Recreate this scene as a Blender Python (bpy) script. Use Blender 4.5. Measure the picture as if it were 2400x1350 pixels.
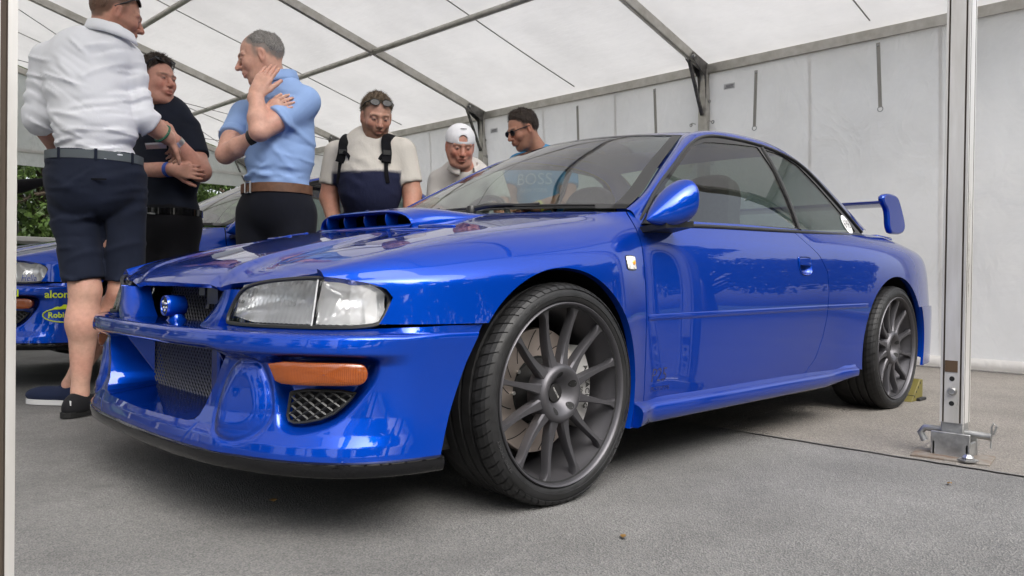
import bpy, math, random
import numpy as np
from mathutils import Matrix, Vector
random.seed(7); rng = np.random.default_rng(7)
sc = bpy.context.scene
for o in list(bpy.data.objects): bpy.data.objects.remove(o)
COL = sc.collection
R = math.radians

# ------------------------------------------------------------------ camera
CAM = np.array([1.64, 2.311, 0.626]); yaw, pitch, roll = R(-134.61), R(-.55), R(.75)
fw = np.array([math.cos(yaw)*math.cos(pitch), math.sin(yaw)*math.cos(pitch), math.sin(pitch)])
r0 = np.array([math.sin(yaw), -math.cos(yaw), 0.]); u0 = np.cross(r0, fw)
rr = math.cos(roll)*r0+math.sin(roll)*u0; uu = -math.sin(roll)*r0+math.cos(roll)*u0
cd = bpy.data.cameras.new('camera'); cam = bpy.data.objects.new('camera', cd); COL.objects.link(cam)
M = Matrix.Identity(4)
for i in range(3):
    M[i][0], M[i][1], M[i][2], M[i][3] = rr[i], uu[i], -fw[i], CAM[i]
cam.matrix_world = M
cd.sensor_fit = 'HORIZONTAL'; cd.sensor_width = 36; cd.lens = 1829.3/2400*36; cd.clip_end = 3000; cd.clip_start = .05
sc.camera = cam

# ------------------------------------------------------------------ world, sun, exposure
SUN_EL, SUN_AZ = 47, 75      # azimuth measured from +X towards +Y
w = bpy.data.worlds.new('World'); sc.world = w; w.use_nodes = True
nt = w.node_tree; bg = nt.nodes['Background']
sky = nt.nodes.new('ShaderNodeTexSky'); sky.sky_type = 'NISHITA'; sky.sun_disc = False
sky.sun_elevation = R(SUN_EL); sky.sun_rotation = R(90-SUN_AZ)
sky.air_density = 1.0; sky.dust_density = 5.0; sky.ozone_density = 1.0
hs = nt.nodes.new('ShaderNodeHueSaturation'); hs.inputs['Saturation'].default_value = .35      # overcast: a nearly white sky
nt.links.new(sky.outputs[0], hs.inputs['Color']); nt.links.new(hs.outputs[0], bg.inputs[0]); bg.inputs[1].default_value = 0.15
sd = bpy.data.lights.new('sun', 'SUN'); sd.energy = 1.2; sd.angle = R(60); sd.color = (1, .985, .965)
sun = bpy.data.objects.new('sun', sd); COL.objects.link(sun)
sv = Vector((math.cos(R(SUN_EL))*math.cos(R(SUN_AZ)), math.cos(R(SUN_EL))*math.sin(R(SUN_AZ)), math.sin(R(SUN_EL))))
sun.rotation_euler = sv.to_track_quat('Z', 'Y').to_euler(); sun.location = (0, 0, 30)
sc.view_settings.view_transform = 'Standard'; sc.view_settings.look = 'None'
sc.view_settings.exposure = 1.22; sc.view_settings.gamma = 1
sc.cycles.max_bounces = 14; sc.cycles.transparent_max_bounces = 16; sc.cycles.caustics_reflective = False; sc.cycles.caustics_refractive = True

# ------------------------------------------------------------------ materials
MATS = {}
def mat(name, col=(.5, .5, .5), rough=.5, metal=0., coat=0., coatr=.03, spec=.5, fn=None, emit=None, trans=0.):
    if name in MATS: return MATS[name]
    m = bpy.data.materials.new(name); m.use_nodes = True; MATS[name] = m
    b = m.node_tree.nodes['Principled BSDF']
    b.inputs['Base Color'].default_value = (*col, 1); b.inputs['Roughness'].default_value = rough; b.inputs['Metallic'].default_value = metal
    b.inputs['Coat Weight'].default_value = coat; b.inputs['Coat Roughness'].default_value = coatr
    b.inputs['Specular IOR Level'].default_value = spec; b.inputs['Transmission Weight'].default_value = trans
    if emit: b.inputs['Emission Color'].default_value = (*emit[:3], 1); b.inputs['Emission Strength'].default_value = emit[3]
    if fn: fn(m.node_tree, b)
    return m
def N(t, typ, **kw):
    n = t.nodes.new(typ)
    for k, v in kw.items():
        if k.startswith('i_'):
            key = k[2:].replace('_', ' '); n.inputs[key].default_value = v
        else: setattr(n, k, v)
    return n
def ramp(t, src, stops):
    r = t.nodes.new('ShaderNodeValToRGB'); e = r.color_ramp.elements
    while len(e) < len(stops): e.new(.5)
    for k, (p, c) in zip(e, stops):
        k.position = p; k.color = (*c, 1) if len(c) == 3 else c
    t.links.new(src, r.inputs[0]); return r.outputs[0]
def coords(t, scale=(1, 1, 1), kind='Object'):
    tc = t.nodes.new('ShaderNodeTexCoord'); mp = t.nodes.new('ShaderNodeMapping'); mp.inputs['Scale'].default_value = scale
    t.links.new(tc.outputs[kind], mp.inputs[0]); return mp.outputs[0]
def noise(t, vec, scale, detail=4, rough=.55):
    n = N(t, 'ShaderNodeTexNoise'); n.inputs['Scale'].default_value = scale; n.inputs['Detail'].default_value = detail; n.inputs['Roughness'].default_value = rough
    t.links.new(vec, n.inputs['Vector']); return n.outputs['Fac']
def bump(t, b, h, strength=.3, dist=.01, prev=None):
    n = N(t, 'ShaderNodeBump'); n.inputs['Strength'].default_value = strength; n.inputs['Distance'].default_value = dist
    t.links.new(h, n.inputs['Height'])
    if prev is not None: t.links.new(prev, n.inputs['Normal'])
    t.links.new(n.outputs[0], b.inputs['Normal']); return n.outputs[0]
def mottle(c0, c1, scale=8, sc3=(1, 1, 1), bs=0, bd=.002, bscale=None, rr=None):
    """plain surface with noise between two colours, and optional fine relief"""
    def fn(t, b):
        v = coords(t, sc3); f = noise(t, v, scale, 6)
        t.links.new(ramp(t, f, [(.3, c0), (.7, c1)]), b.inputs['Base Color'])
        if rr: t.links.new(ramp(t, f, [(.3, (rr[0],)*3), (.7, (rr[1],)*3)]), b.inputs['Roughness'])
        if bs: bump(t, b, noise(t, v, bscale or scale*6, 4), bs, bd)
    return fn

# ------------------------------------------------------------------ objects
def tag(o, label=None, cat=None, group=None, kind=None):
    for k, v in (('label', label), ('category', cat), ('group', group), ('kind', kind)):
        if v: o[k] = v
    return o
def empty(name, loc=(0, 0, 0), label=None, cat=None, group=None, rz=0):
    o = bpy.data.objects.new(name, None); COL.objects.link(o); o.location = loc; o.rotation_euler = (0, 0, rz); o.empty_display_size = .1
    return tag(o, label, cat, group)
class MB:
    """mesh builder: verts, faces (with material slots)"""
    def __init__(s): s.v = []; s.f = []; s.m = []
    def add(s, V, F, m=0):
        n = len(s.v); s.v.extend([tuple(map(float, p)) for p in V]); s.f.extend([tuple(int(i)+n for i in f) for f in F]); s.m.extend([m]*len(F)); return s
    def grid(s, P, m=0, flip=False, cu=False, cv=False):
        V, F = gridmesh(P, cu, cv)
        if flip: F = [f[::-1] for f in F]
        return s.add(V, F, m)
    def box(s, c, h, m=0, rot=None):
        c = np.array(c, float); h = np.array(h, float)
        V = np.array([(x, y, z) for x in (-1, 1) for y in (-1, 1) for z in (-1, 1)])*h
        if rot is not None: V = V@np.array(rot).T
        return s.add(V+c, [(0, 1, 3, 2), (4, 6, 7, 5), (0, 4, 5, 1), (2, 3, 7, 6), (0, 2, 6, 4), (1, 5, 7, 3)], m)
    def tube(s, pts, rad, n=8, m=0, cap=True, sec=None):
        pts = np.array(pts, float); k = len(pts); rad = np.broadcast_to(np.array(rad, float), (k,))
        T = np.gradient(pts, axis=0); T /= np.linalg.norm(T, axis=1)[:, None]+1e-12
        up = np.array([0, 0, 1.]) if abs(T[0][2]) < .9 else np.array([1., 0, 0]); A = np.cross(T[0], up); A /= np.linalg.norm(A)
        rows = []
        for i in range(k):
            A = A-T[i]*(A@T[i]); A /= np.linalg.norm(A); B = np.cross(T[i], A)
            a = np.linspace(0, 2*np.pi, n, endpoint=False)
            ca, sa = (np.cos(a), np.sin(a)) if sec is None else (sec[:, 0], sec[:, 1])
            rows.append(pts[i]+rad[i]*(ca[:, None]*A+sa[:, None]*B))
        P = np.array(rows); base = len(s.v); s.grid(P, m, flip=True, cv=True); nn = P.shape[1]
        if cap:
            s.f.append(tuple(base+j for j in range(nn))); s.m.append(m)
            s.f.append(tuple(base+(k-1)*nn+j for j in range(nn))[::-1]); s.m.append(m)
        return s
    def bar(s, a, b, w, h, m=0, up=(0, 0, 1)):
        a, b = np.array(a, float), np.array(b, float); L = np.linalg.norm(b-a); t = (b-a)/L
        x = np.cross(t, up); x /= np.linalg.norm(x); z = np.cross(x, t)
        return s.box((a+b)/2, (L/2, w/2, h/2), m, np.stack([t, x, z], 1))
    def lathe(s, prof, c, axis='y', n=48, m=0, flip=False):
        """prof: (radius, axial) pairs"""
        a = np.linspace(0, 2*np.pi, n, endpoint=False); p = np.array(prof, float); rows = []
        for q in a:
            C, S = math.cos(q), math.sin(q)
            if axis == 'y': rows.append(np.stack([p[:, 0]*C, p[:, 1], p[:, 0]*S], 1))
            elif axis == 'x': rows.append(np.stack([p[:, 1], p[:, 0]*C, p[:, 0]*S], 1))
            else: rows.append(np.stack([p[:, 0]*C, p[:, 0]*S, p[:, 1]], 1))
        return s.grid(np.array(rows)+np.array(c), m, flip, cu=True)
    def obj(s, name, mats, parent=None, smooth=True, sharp=40, bevel=0, kind=None):
        return mkobj(name, s.v, s.f, mats, parent, smooth, s.m, sharp, bevel, kind)
def mkobj(name, V, F, mats, parent=None, smooth=True, mi=None, sharp=40, bevel=0, kind=None):
    me = bpy.data.meshes.new(name); me.from_pydata(np.asarray(V, float).tolist(), [], F.tolist() if isinstance(F, np.ndarray) else [tuple(int(i) for i in f) for f in F])
    mats = mats if isinstance(mats, (list, tuple)) else [mats]
    for m in mats: me.materials.append(m)
    if mi is not None and len(mats) > 1: me.polygons.foreach_set('material_index', np.array(mi, dtype=np.int32))
    if smooth:
        me.polygons.foreach_set('use_smooth', np.ones(len(me.polygons), dtype=bool))
        if sharp: me.set_sharp_from_angle(angle=R(sharp))
    me.update()
    o = bpy.data.objects.new(name, me); COL.objects.link(o); o.parent = parent
    if bevel:
        b = o.modifiers.new('bevel', 'BEVEL'); b.width = bevel; b.segments = 2; b.limit_method = 'ANGLE'; b.angle_limit = R(35)
    if kind: o['kind'] = kind
    return o
def gridmesh(P, cu=False, cv=False):
    P = np.asarray(P, float); n, m = P.shape[:2]
    i = np.arange(n if cu else n-1); j = np.arange(m if cv else m-1); I, J = np.meshgrid(i, j, indexing='ij'); I2 = (I+1) % n; J2 = (J+1) % m
    F = np.stack([I*m+J, I2*m+J, I2*m+J2, I*m+J2], -1).reshape(-1, 4)
    return P.reshape(-1, 3), [tuple(f) for f in F]
def ncs(xs, ys):
    xs = np.asarray(xs, float); ys = np.asarray(ys, float); n = len(xs); h = np.diff(xs)
    A = np.zeros((n, n)); b = np.zeros(ys.shape); A[0, 0] = A[-1, -1] = 1
    for i in range(1, n-1):
        A[i, i-1] = h[i-1]; A[i, i] = 2*(h[i-1]+h[i]); A[i, i+1] = h[i]; b[i] = 6*((ys[i+1]-ys[i])/h[i]-(ys[i]-ys[i-1])/h[i-1])
    Mm = np.linalg.solve(A, b.reshape(n, -1)).reshape(ys.shape)
    def f(x):
        x = np.asarray(x, float); i = np.clip(np.searchsorted(xs, x)-1, 0, n-2); t = x-xs[i]; hh = h[i]
        if ys.ndim > 1: t = t[(...,)+(None,)*(ys.ndim-1)]; hh = hh[(...,)+(None,)*(ys.ndim-1)]
        return ys[i]+t*((ys[i+1]-ys[i])/hh-hh*(2*Mm[i]+Mm[i+1])/6)+t*t*Mm[i]/2+t**3*(Mm[i+1]-Mm[i])/(6*hh)
    return f
def curve3(pts, n):
    pts = np.array(pts, float); s = np.concatenate([[0], np.cumsum(np.linalg.norm(np.diff(pts, axis=0), axis=1))])
    return ncs(s, pts)(np.linspace(0, s[-1], n))
def sstep(a, b, x):
    t = np.clip((x-a)/(b-a), 0, 1); return t*t*(3-2*t)
def sdpoly(X, Y, poly):
    """signed distance to polygon, negative inside"""
    poly = np.array(poly, float); d = np.full(np.shape(X), 1e9); s = np.ones(np.shape(X)); n = len(poly)
    for i in range(n):
        a, b = poly[i], poly[i-1]; ex, ey = b-a; wx, wy = X-a[0], Y-a[1]
        t = np.clip((wx*ex+wy*ey)/(ex*ex+ey*ey+1e-12), 0, 1); d = np.minimum(d, (wx-ex*t)**2+(wy-ey*t)**2)
        c1 = Y >= a[1]; c2 = Y < b[1]; c3 = ex*wy > ey*wx
        fl = (c1 & c2 & c3) | (~c1 & ~c2 & ~c3); s = np.where(fl, -s, s)
    return s*np.sqrt(d)
def smoothpoly(poly, n=80, k=2):
    p = np.array(poly, float)
    for _ in range(k):
        q = np.roll(p, -1, 0); p = np.stack([.75*p+.25*q, .25*p+.75*q], 1).reshape(-1, p.shape[1])
    return p
def clip(V, F, val):
    """keep the part of the mesh where val > 0"""
    V = [tuple(p) for p in V]; val = list(map(float, val)); out = []; cache = {}
    def cut(a, b):
        k = (min(a, b), max(a, b))
        if k not in cache:
            t = val[a]/(val[a]-val[b]); t = min(max(t, .0), 1.)
            pa, pb = V[a], V[b]; V.append(tuple(pa[i]+(pb[i]-pa[i])*t for i in range(3))); val.append(0.); cache[k] = len(V)-1
        return cache[k]
    va = np.array(val) > 0; todo = []
    for n_ in {len(f) for f in F}:
        A = np.array([f for f in F if len(f) == n_]); k = va[A].sum(1); out += [tuple(f) for f in A[k == n_].tolist()]; todo += [tuple(f) for f in A[(k > 0) & (k < n_)].tolist()]
    for f in todo:
        g = []
        n = len(f)
        for k in range(n):
            a, b = f[k], f[(k+1) % n]
            if val[a] > 0: g.append(a)
            if (val[a] > 0) != (val[b] > 0): g.append(cut(a, b))
        if len(g) >= 3: out.append(tuple(g))
    used = sorted({i for f in out for i in f}); mp = {o: n for n, o in enumerate(used)}
    return np.array([V[i] for i in used]), [tuple(mp[i] for i in f) for f in out]
def vnormals(V, F):
    V = np.asarray(V, float); Nn = np.zeros_like(V)
    for n_ in {len(f) for f in F}:
        A = np.array([f for f in F if len(f) == n_]); P_ = V[A]; c = np.zeros((len(A), 3))
        for k in range(1, n_-1): c += np.cross(P_[:, k]-P_[:, 0], P_[:, k+1]-P_[:, 0])
        for k in range(n_): np.add.at(Nn, A[:, k], c)
    return Nn/(np.linalg.norm(Nn, axis=1)[:, None]+1e-12)
def boundary(F):
    E = []
    for n_ in {len(f) for f in F}:
        A = np.array([f for f in F if len(f) == n_]); E.append(np.stack([A, np.roll(A, -1, 1)], -1).reshape(-1, 2))
    E = np.concatenate(E); key = np.sort(E, 1); k1 = key[:, 0].astype(np.int64)*(key.max()+1)+key[:, 1]; _, inv, cnt = np.unique(k1, return_inverse=True, return_counts=True)
    return [tuple(e) for e in E[cnt[inv] == 1].tolist()]
def rim(V, F, th, direction=None, sel=None, steps=1, rnd=.0025):
    """fold the open edges of a panel inwards; edge vertices are doubled so that the fold stays crisp, with a small round"""
    V = np.asarray(V, float); Nn = vnormals(V, F); E = boundary(F)
    if sel is not None: E = [e for e in E if sel(V[e[0]]) and sel(V[e[1]])]
    idx = {}; nv = [tuple(p) for p in V]; nf = list(F)
    def ring(i):
        if i not in idx:
            d = -Nn[i] if direction is None else np.array(direction(V[i]) if callable(direction) else direction, float)
            if direction is None: d = d*th
            ids = []
            for k in range(0, steps+1):
                nv.append(tuple(V[i]+d*k/steps)); ids.append(len(nv)-1)
            idx[i] = ids
        return idx[i]
    for a, b in E:
        A, B = ring(a), ring(b)
        for k in range(steps): nf.append((B[k], A[k], A[k+1], B[k+1]))
    return np.array(nv), nf
def mir(V, F):
    V = np.array(V, float)*np.array([1, -1, 1]); return V, [tuple(f)[::-1] for f in F]
def text_mesh(txt, size, font=None, extrude=0., shear=0., offset=0., res=3):
    c = bpy.data.curves.new('t', 'FONT'); c.body = txt; c.size = size; c.extrude = extrude; c.align_x = 'CENTER'; c.align_y = 'CENTER'; c.shear = shear; c.offset = offset; c.resolution_u = res
    o = bpy.data.objects.new('t', c); COL.objects.link(o); dg = bpy.context.evaluated_depsgraph_get(); me = o.evaluated_get(dg).to_mesh()
    V = np.array([v.co[:] for v in me.vertices]); F = [tuple(p.vertices) for p in me.polygons]
    o.evaluated_get(dg).to_mesh_clear(); bpy.data.objects.remove(o); bpy.data.curves.remove(c)
    return V, F
# ------------------------------------------------------------------ ground
def asphalt(c0, c1, c2, grit):
    def fn(t, b):
        v = coords(t); big = noise(t, v, 1.7, 7, .62); fine = noise(t, v, 260, 3, .7)
        vor = N(t, 'ShaderNodeTexVoronoi'); vor.inputs['Scale'].default_value = grit; t.links.new(v, vor.inputs['Vector'])
        c = ramp(t, big, [(.3, c0), (.7, c1)])
        mx = N(t, 'ShaderNodeMix', data_type='RGBA', blend_type='MULTIPLY'); mx.inputs[0].default_value = .6
        t.links.new(c, mx.inputs[6]); t.links.new(ramp(t, vor.outputs['Color'], [(.1, (.55, .55, .55)), (.5, (.95, .94, .92)), (.95, (1.45, 1.42, 1.36))]), mx.inputs[7])
        m2 = N(t, 'ShaderNodeMix', data_type='RGBA', blend_type='MULTIPLY'); m2.inputs[0].default_value = .55
        t.links.new(mx.outputs[2], m2.inputs[6]); t.links.new(ramp(t, fine, [(.35, (.5, .5, .5)), (.65, (1.3, 1.3, 1.3))]), m2.inputs[7])
        st = noise(t, v, 3.1, 6, .65)
        m3 = N(t, 'ShaderNodeMix', data_type='RGBA'); t.links.new(ramp(t, st, [(.56, (0, 0, 0)), (.72, (.55, .55, .55))]), m3.inputs[0])
        t.links.new(m2.outputs[2], m3.inputs[6]); m3.inputs[7].default_value = (*c2, 1)
        t.links.new(m3.outputs[2], b.inputs['Base Color'])
        p = bump(t, b, vor.outputs['Distance'], .75, .006); bump(t, b, fine, .4, .003, p)
    return fn
M_ASPH = mat('asphalt', rough=.85, spec=.3, fn=asphalt((.145, .144, .142), (.232, .23, .226), (.11, .109, .107), 220))
M_CONC = mat('old_concrete', rough=.9, spec=.3, fn=asphalt((.19, .176, .16), (.25, .232, .212), (.15, .138, .125), 170))
M_GRASS = mat('grass', (.05, .09, .025), .9, fn=mottle((.035, .07, .018), (.07, .11, .03), 1.5))
def sheet(name, x0, x1, y0, y1, z, m, n=2, kind='structure', jag=0):
    xs = np.linspace(x0, x1, n); P = np.array([[(x, y, z) for y in np.linspace(y0, y1, 60 if jag else 2)] for x in xs])
    if jag: P[-1, :, 0] += rng.normal(0, jag, 60)
    o = mkobj(name, *gridmesh(P), m); o['kind'] = kind; return o
sheet('ground', -300, 300, -300, 300, 0, M_ASPH)
sheet('concrete_pavement', -14, -1.362, -30, 6, .004, M_CONC, jag=.006)
M_TAR = mat('tar_joint', (.15, .142, .135), .9)
_w = rng.normal(0, .005, 260).cumsum()*.25; _w -= np.linspace(_w[0], _w[-1], 260)
P = np.array([[(-1.362+_w[i]+dx*rng.uniform(.3, 1.2), y, .0055) for i, y in enumerate(np.linspace(-6, 6, 260))] for dx in (-.010, .009)])
tag(mkobj('tar_joint', *gridmesh(P[:, ::1]), M_TAR), kind='structure')
sheet('grass_bank', -300, 300, 14, 300, .004, M_GRASS); sheet('grass_bank', -300, 300, -300, -13.6, .006, M_GRASS)

# ------------------------------------------------------------------ marquee
def fabric(c, trl=.5, cr=.3):
    def fn(t, b):
        out = t.nodes['Material Output']; t.nodes.remove(b)
        v = coords(t); f = noise(t, v, 1.3, 6, .6); f2 = noise(t, coords(t, (1, .25, 1)), 5, 5, .6)
        col = ramp(t, f, [(.25, tuple(x*.86 for x in c)), (.62, c)])
        d = N(t, 'ShaderNodeBsdfDiffuse'); tr = N(t, 'ShaderNodeBsdfTranslucent'); mx = N(t, 'ShaderNodeMixShader'); mx.inputs[0].default_value = trl
        g = N(t, 'ShaderNodeBsdfGlossy'); g.inputs['Roughness'].default_value = .35; m2 = N(t, 'ShaderNodeMixShader'); m2.inputs[0].default_value = .03
        bp = N(t, 'ShaderNodeBump'); bp.inputs['Strength'].default_value = .2; bp.inputs['Distance'].default_value = .06; t.links.new(f2, bp.inputs['Height'])
        f3 = N(t, 'ShaderNodeTexNoise'); f3.inputs['Scale'].default_value = 2.2; f3.inputs['Detail'].default_value = 3; f3.inputs['Distortion'].default_value = 2.5; t.links.new(coords(t, (1, 1, .6)), f3.inputs['Vector'])
        b3 = N(t, 'ShaderNodeBump'); b3.inputs['Strength'].default_value = cr; b3.inputs['Distance'].default_value = .12; t.links.new(f3.outputs['Fac'], b3.inputs['Height']); t.links.new(b3.outputs[0], bp.inputs['Normal'])
        t.links.new(col, d.inputs[0]); t.links.new(col, tr.inputs[0])
        for s_ in (d, tr, g): t.links.new(bp.outputs[0], s_.inputs['Normal'])
        t.links.new(d.outputs[0], mx.inputs[1]); t.links.new(tr.outputs[0], mx.inputs[2]); t.links.new(mx.outputs[0], m2.inputs[1]); t.links.new(g.outputs[0], m2.inputs[2])
        t.links.new(m2.outputs[0], out.inputs[0])
    return fn
M_ROOF = mat('marquee_roof_pvc', fn=fabric((.89, .875, .852), .30, .05))
M_WALL = mat('marquee_wall_pvc', fn=fabric((.90, .885, .865), .62))
M_ALU = mat('weathered_aluminium', (.42, .4, .36), .45, .65, fn=mottle((.4, .38, .335), (.62, .6, .56), 9, (1, 1, 1), .1, .001, 60, (.35, .6)))
M_POST = mat('scuffed_post_aluminium', (.6, .6, .59), .4, .4, fn=mottle((.5, .48, .45), (.72, .71, .70), 14, (1, 1, .15), .08, .0006, 90, (.25, .45)))
M_STEEL = mat('dark_galvanised_steel', (.16, .155, .145), .5, .7, fn=mottle((.09, .086, .08), (.22, .21, .2), 20))
M_GALV = mat('galvanised_steel', (.42, .42, .41), .45, .85, fn=mottle((.28, .28, .28), (.5, .5, .49), 25, rr=(.35, .6)))
M_RUST = mat('rusty_steel', (.2, .18, .16), .7, .4, fn=mottle((.26, .25, .23), (.17, .12, .085), 22, bs=.2))
M_STRAP = mat('webbing_strap', (.4, .385, .35), .8)
M_BROWN = mat('brown_tape', (.09, .055, .03), .8)
XW, ZE, SL, XR = -4.75, 2.60, .27, -.05
FR = [1.42, -1.62, -4.66, -7.7, -10.74]
def roofz(x): return ZE+SL*((x-XW) if x < XR else (2*XR-XW-x))
XE = 2*XR-XW
TENT = empty('marquee_tent', (XW, -4.66, 0), 'white frame marquee over the cars, with aluminium rafters and a sloping fabric roof', 'marquee')
def tp(o): o.parent = TENT; o.matrix_parent_inverse = Matrix.Translation((-XW, 4.66, 0)); return o
for bi in range(4):
    y0, y1 = FR[bi+1], FR[bi]
    for sx in (0, 1):
        xs = np.linspace(XW-.12, XR, 40) if sx == 0 else np.linspace(XR, XE+.12, 40); ys = np.linspace(y0, y1, 30)
        def zz(x, y):
            u = (y-y0)/(y1-y0); v = (x-xs[0])/(xs[-1]-xs[0])
            return roofz(x)+.075-.035*math.sin(math.pi*u)*math.sin(math.pi*v)+.006*math.sin(9*v+5*u+bi)*math.sin(math.pi*u)
        tp(mkobj('roof_panel', *gridmesh([[(x, y, zz(x, y)) for y in ys] for x in xs]), M_ROOF))
        if sx == 0:
            yc = (y0+y1)/2
            tp(MB().tube([(x, yc, zz(x, yc)-.012) for x in xs[2:]], .006, 6).obj('roof_seam', mat('grey_seam', (.35, .34, .32), .7)))
    # side wall behind the cars
    n = 60; ys = np.linspace(y0+.045, y1-.045, n); zs = np.linspace(.06, ZE-.02, 40)
    ph = bi*2.1
    def wx(y, z):
        u = (y-y0)/(y1-y0); d = .02*math.sin(5*u*math.pi+ph)*math.sin(math.pi*z/ZE)+.012*math.sin(3.1*z+4*u+ph)+.035*(1-z/ZE)
        d += .02*math.exp(-((u-.5)/.03)**2)*.3+.012*math.exp(-min(u, 1-u)/.05)*math.sin(9*z+ph)
        return XW+.05-d-.12*(1-z/ZE)
    tp(mkobj('wall_panel', *gridmesh([[(wx(y, z), y, z) for y in ys[::-1]] for z in zs]), M_WALL))
    for fr_ in (.33, .66):
        yy_ = y0+fr_*(y1-y0); tp(mkobj('wall_seam', *gridmesh([[(wx(yy_+dy, z)+.003, yy_+dy, z) for z in zs] for dy in (-.014, .014)]), M_WALL))
    tp(MB().tube([(wx(y, .06)+.02, y, .055) for y in ys], .042, 12).obj('wall_hem', M_WALL))
    tp(MB().bar((XW+.04, y0, ZE-.0), (XW+.04, y1, ZE-.0), .05, .085).obj('eave_beam', M_ALU, bevel=.004))
    tp(MB().bar((XE-.04, y0, ZE), (XE-.04, y1, ZE), .05, .085).obj('eave_beam', M_ALU, bevel=.004))
    for px_ in (-3.12, -1.58, XR, 1.5, 3.05):
        tp(MB().tube([(px_, y0+.04, roofz(px_)-.01), (px_, y1-.04, roofz(px_)-.01)], .03, 12).obj('purlin', M_ALU))
for y in FR:
    for (xa, xb) in ((XW, XR), (XR, XE)):
        m = MB(); m.bar((xa, y, roofz(xa)+.01), (xb, y, roofz(xb)+.01), .05, .085)
        m.bar((xa, y, roofz(xa)-.036), (xb, y, roofz(xb)-.036), .016, .012); tp(m.obj('rafter', M_ALU, bevel=.004))
    for xp in (XW, XE):
        s_ = 1 if xp < 0 else -1
        tp(MB().box((xp+s_*.02, y, ZE/2), (.05, .045, ZE/2)).obj('wall_post', M_ALU, bevel=.004))
        m = MB()
        for dy in (-.037, .037):   # knee brace plates
            q = [(xp-s_*.03, ZE+.03), (xp+s_*.30, roofz(xp+s_*.30)+.03), (xp+s_*.30, roofz(xp+s_*.30)-.03), (xp+s_*.10, ZE-.07), (xp+s_*.06, ZE-.34), (xp-s_*.03, ZE-.42)]
            a = len(m.v); m.add([(x, y+dy-.003, z) for x, z in q]+[(x, y+dy+.003, z) for x, z in q], [tuple(range(6)), tuple(range(11, 5, -1))]+[(i, (i+1) % 6, 6+(i+1) % 6, 6+i) for i in range(6)])
        m.bar((xp+s_*.30, y, roofz(xp+s_*.30)-.045), (xp+s_*.075, y, ZE-.42), .03, .018)
        tp(m.obj('knee_brace', M_STEEL, smooth=False))
        for (ex, ez) in ((.3, -.01), (.02, -.06), (.03, -.3)):
            tp(MB().lathe([(0, .012), (.013, .012), (.016, 0), (.016, -.03)], (xp+s_*ex, y+.045, roofz(xp+s_*ex)+ez), 'y', 8, flip=True).obj('bolt', M_GALV))
# straps and labels on the wall
for (ya, za, yb, zb) in ((-1.086, 2.495, -1.094, 2.003), (-.055, 2.523, -.03, 2.014), (-2.156, 2.511, -2.127, 2.002), (-3.143, 2.493, -3.117, 2.028)):
    A, B = np.array([XW+.07, ya, za]), np.array([XW+.07, yb, zb])
    m = MB(); m.bar(A, B, .004, .028, up=(0, 1, 0)); tp(m.obj('strap', M_STRAP))
    a_ = np.linspace(0, 2*np.pi, 17)[:-1]; q = np.array([(0, .02*math.cos(t), -.02*math.sin(t)-.012) for t in np.append(a_, a_[0])])
    tp(MB().tube(B+q, .0035, 6, cap=False).obj('strap_ring', M_GALV))
    tp(MB().lathe([(0, .006), (.009, .005), (.011, 0)], A+np.array([.004, 0, -.02]), 'x', 10).obj('rivet', M_GALV))
for (ya, za, yb, zb) in ((-1.398, 2.375, -1.292, 2.425), (-4.49, 2.367, -4.374, 2.422)):
    A, B = np.array([XW+.07, ya, za]), np.array([XW+.07, yb, zb]); c = (A+B)/2; h = np.abs(B-A)/2
    o = tp(MB().box(c, (.003, h[1], h[2])).obj('wall_label', mat('printed_label', (.62, .62, .62), .5), smooth=False))
    m = MB()
    for k, (u, v, wd) in enumerate(((-.1, .35, .7), (-.3, -.05, .4), (.25, -.05, .35), (0, -.5, .8))): m.box(c+np.array([.0035, -u*h[1], v*h[2]]), (.001, wd*h[1], .09*h[2]))
    m.obj('label_print', mat('label_ink', (.16, .16, .19), .6), o, smooth=False)
# eyelets along the wall edges next to the posts
for y in FR[1:4]:
    for sgn in (-1, 1):
        for z in (2.1, 1.72, 1.34, .96, .58):
            tp(MB().lathe([(.008, .004), (.013, .006), (.018, 0)], (XW+.075, y+sgn*.115, z), 'x', 12).obj('eyelet', M_GALV))
            tp(MB().tube([(XW+.08, y+sgn*.115, z), (XW+.1, y+sgn*.085, z+.012), (XW+.08, y+sgn*.06, z)], .004, 6).obj('lacing_loop', M_STRAP))
# far gable: fabric triangle down to a hem above head height
yg_ = FR[-1]-.02
xs = np.linspace(XW, XE, 60); P = np.array([[(x, yg_-.03*math.sin(x*1.7+v*2), 2.2+(roofz(x)-2.2)*v) for v in np.linspace(0, 1, 12)] for x in xs])
tp(mkobj('gable_panel', *gridmesh(P), M_WALL))
tp(MB().bar((XW, yg_+.03, 2.42), (XE, yg_+.03, 2.42), .03, .05).obj('gable_rail', M_WALL))
for a, b in (((-.05, -10.7, 3.8), (-4.7, -7.72, 2.62)), ((-.05, -7.72, 3.8), (-4.7, -10.7, 2.62)), ((-3.1, -10.7, 2.95), (-4.7, -7.7, 2.4))):
    tp(MB().tube(np.linspace(a, b, 12), .005, 5).obj('brace_cable', M_STEEL))
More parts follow.
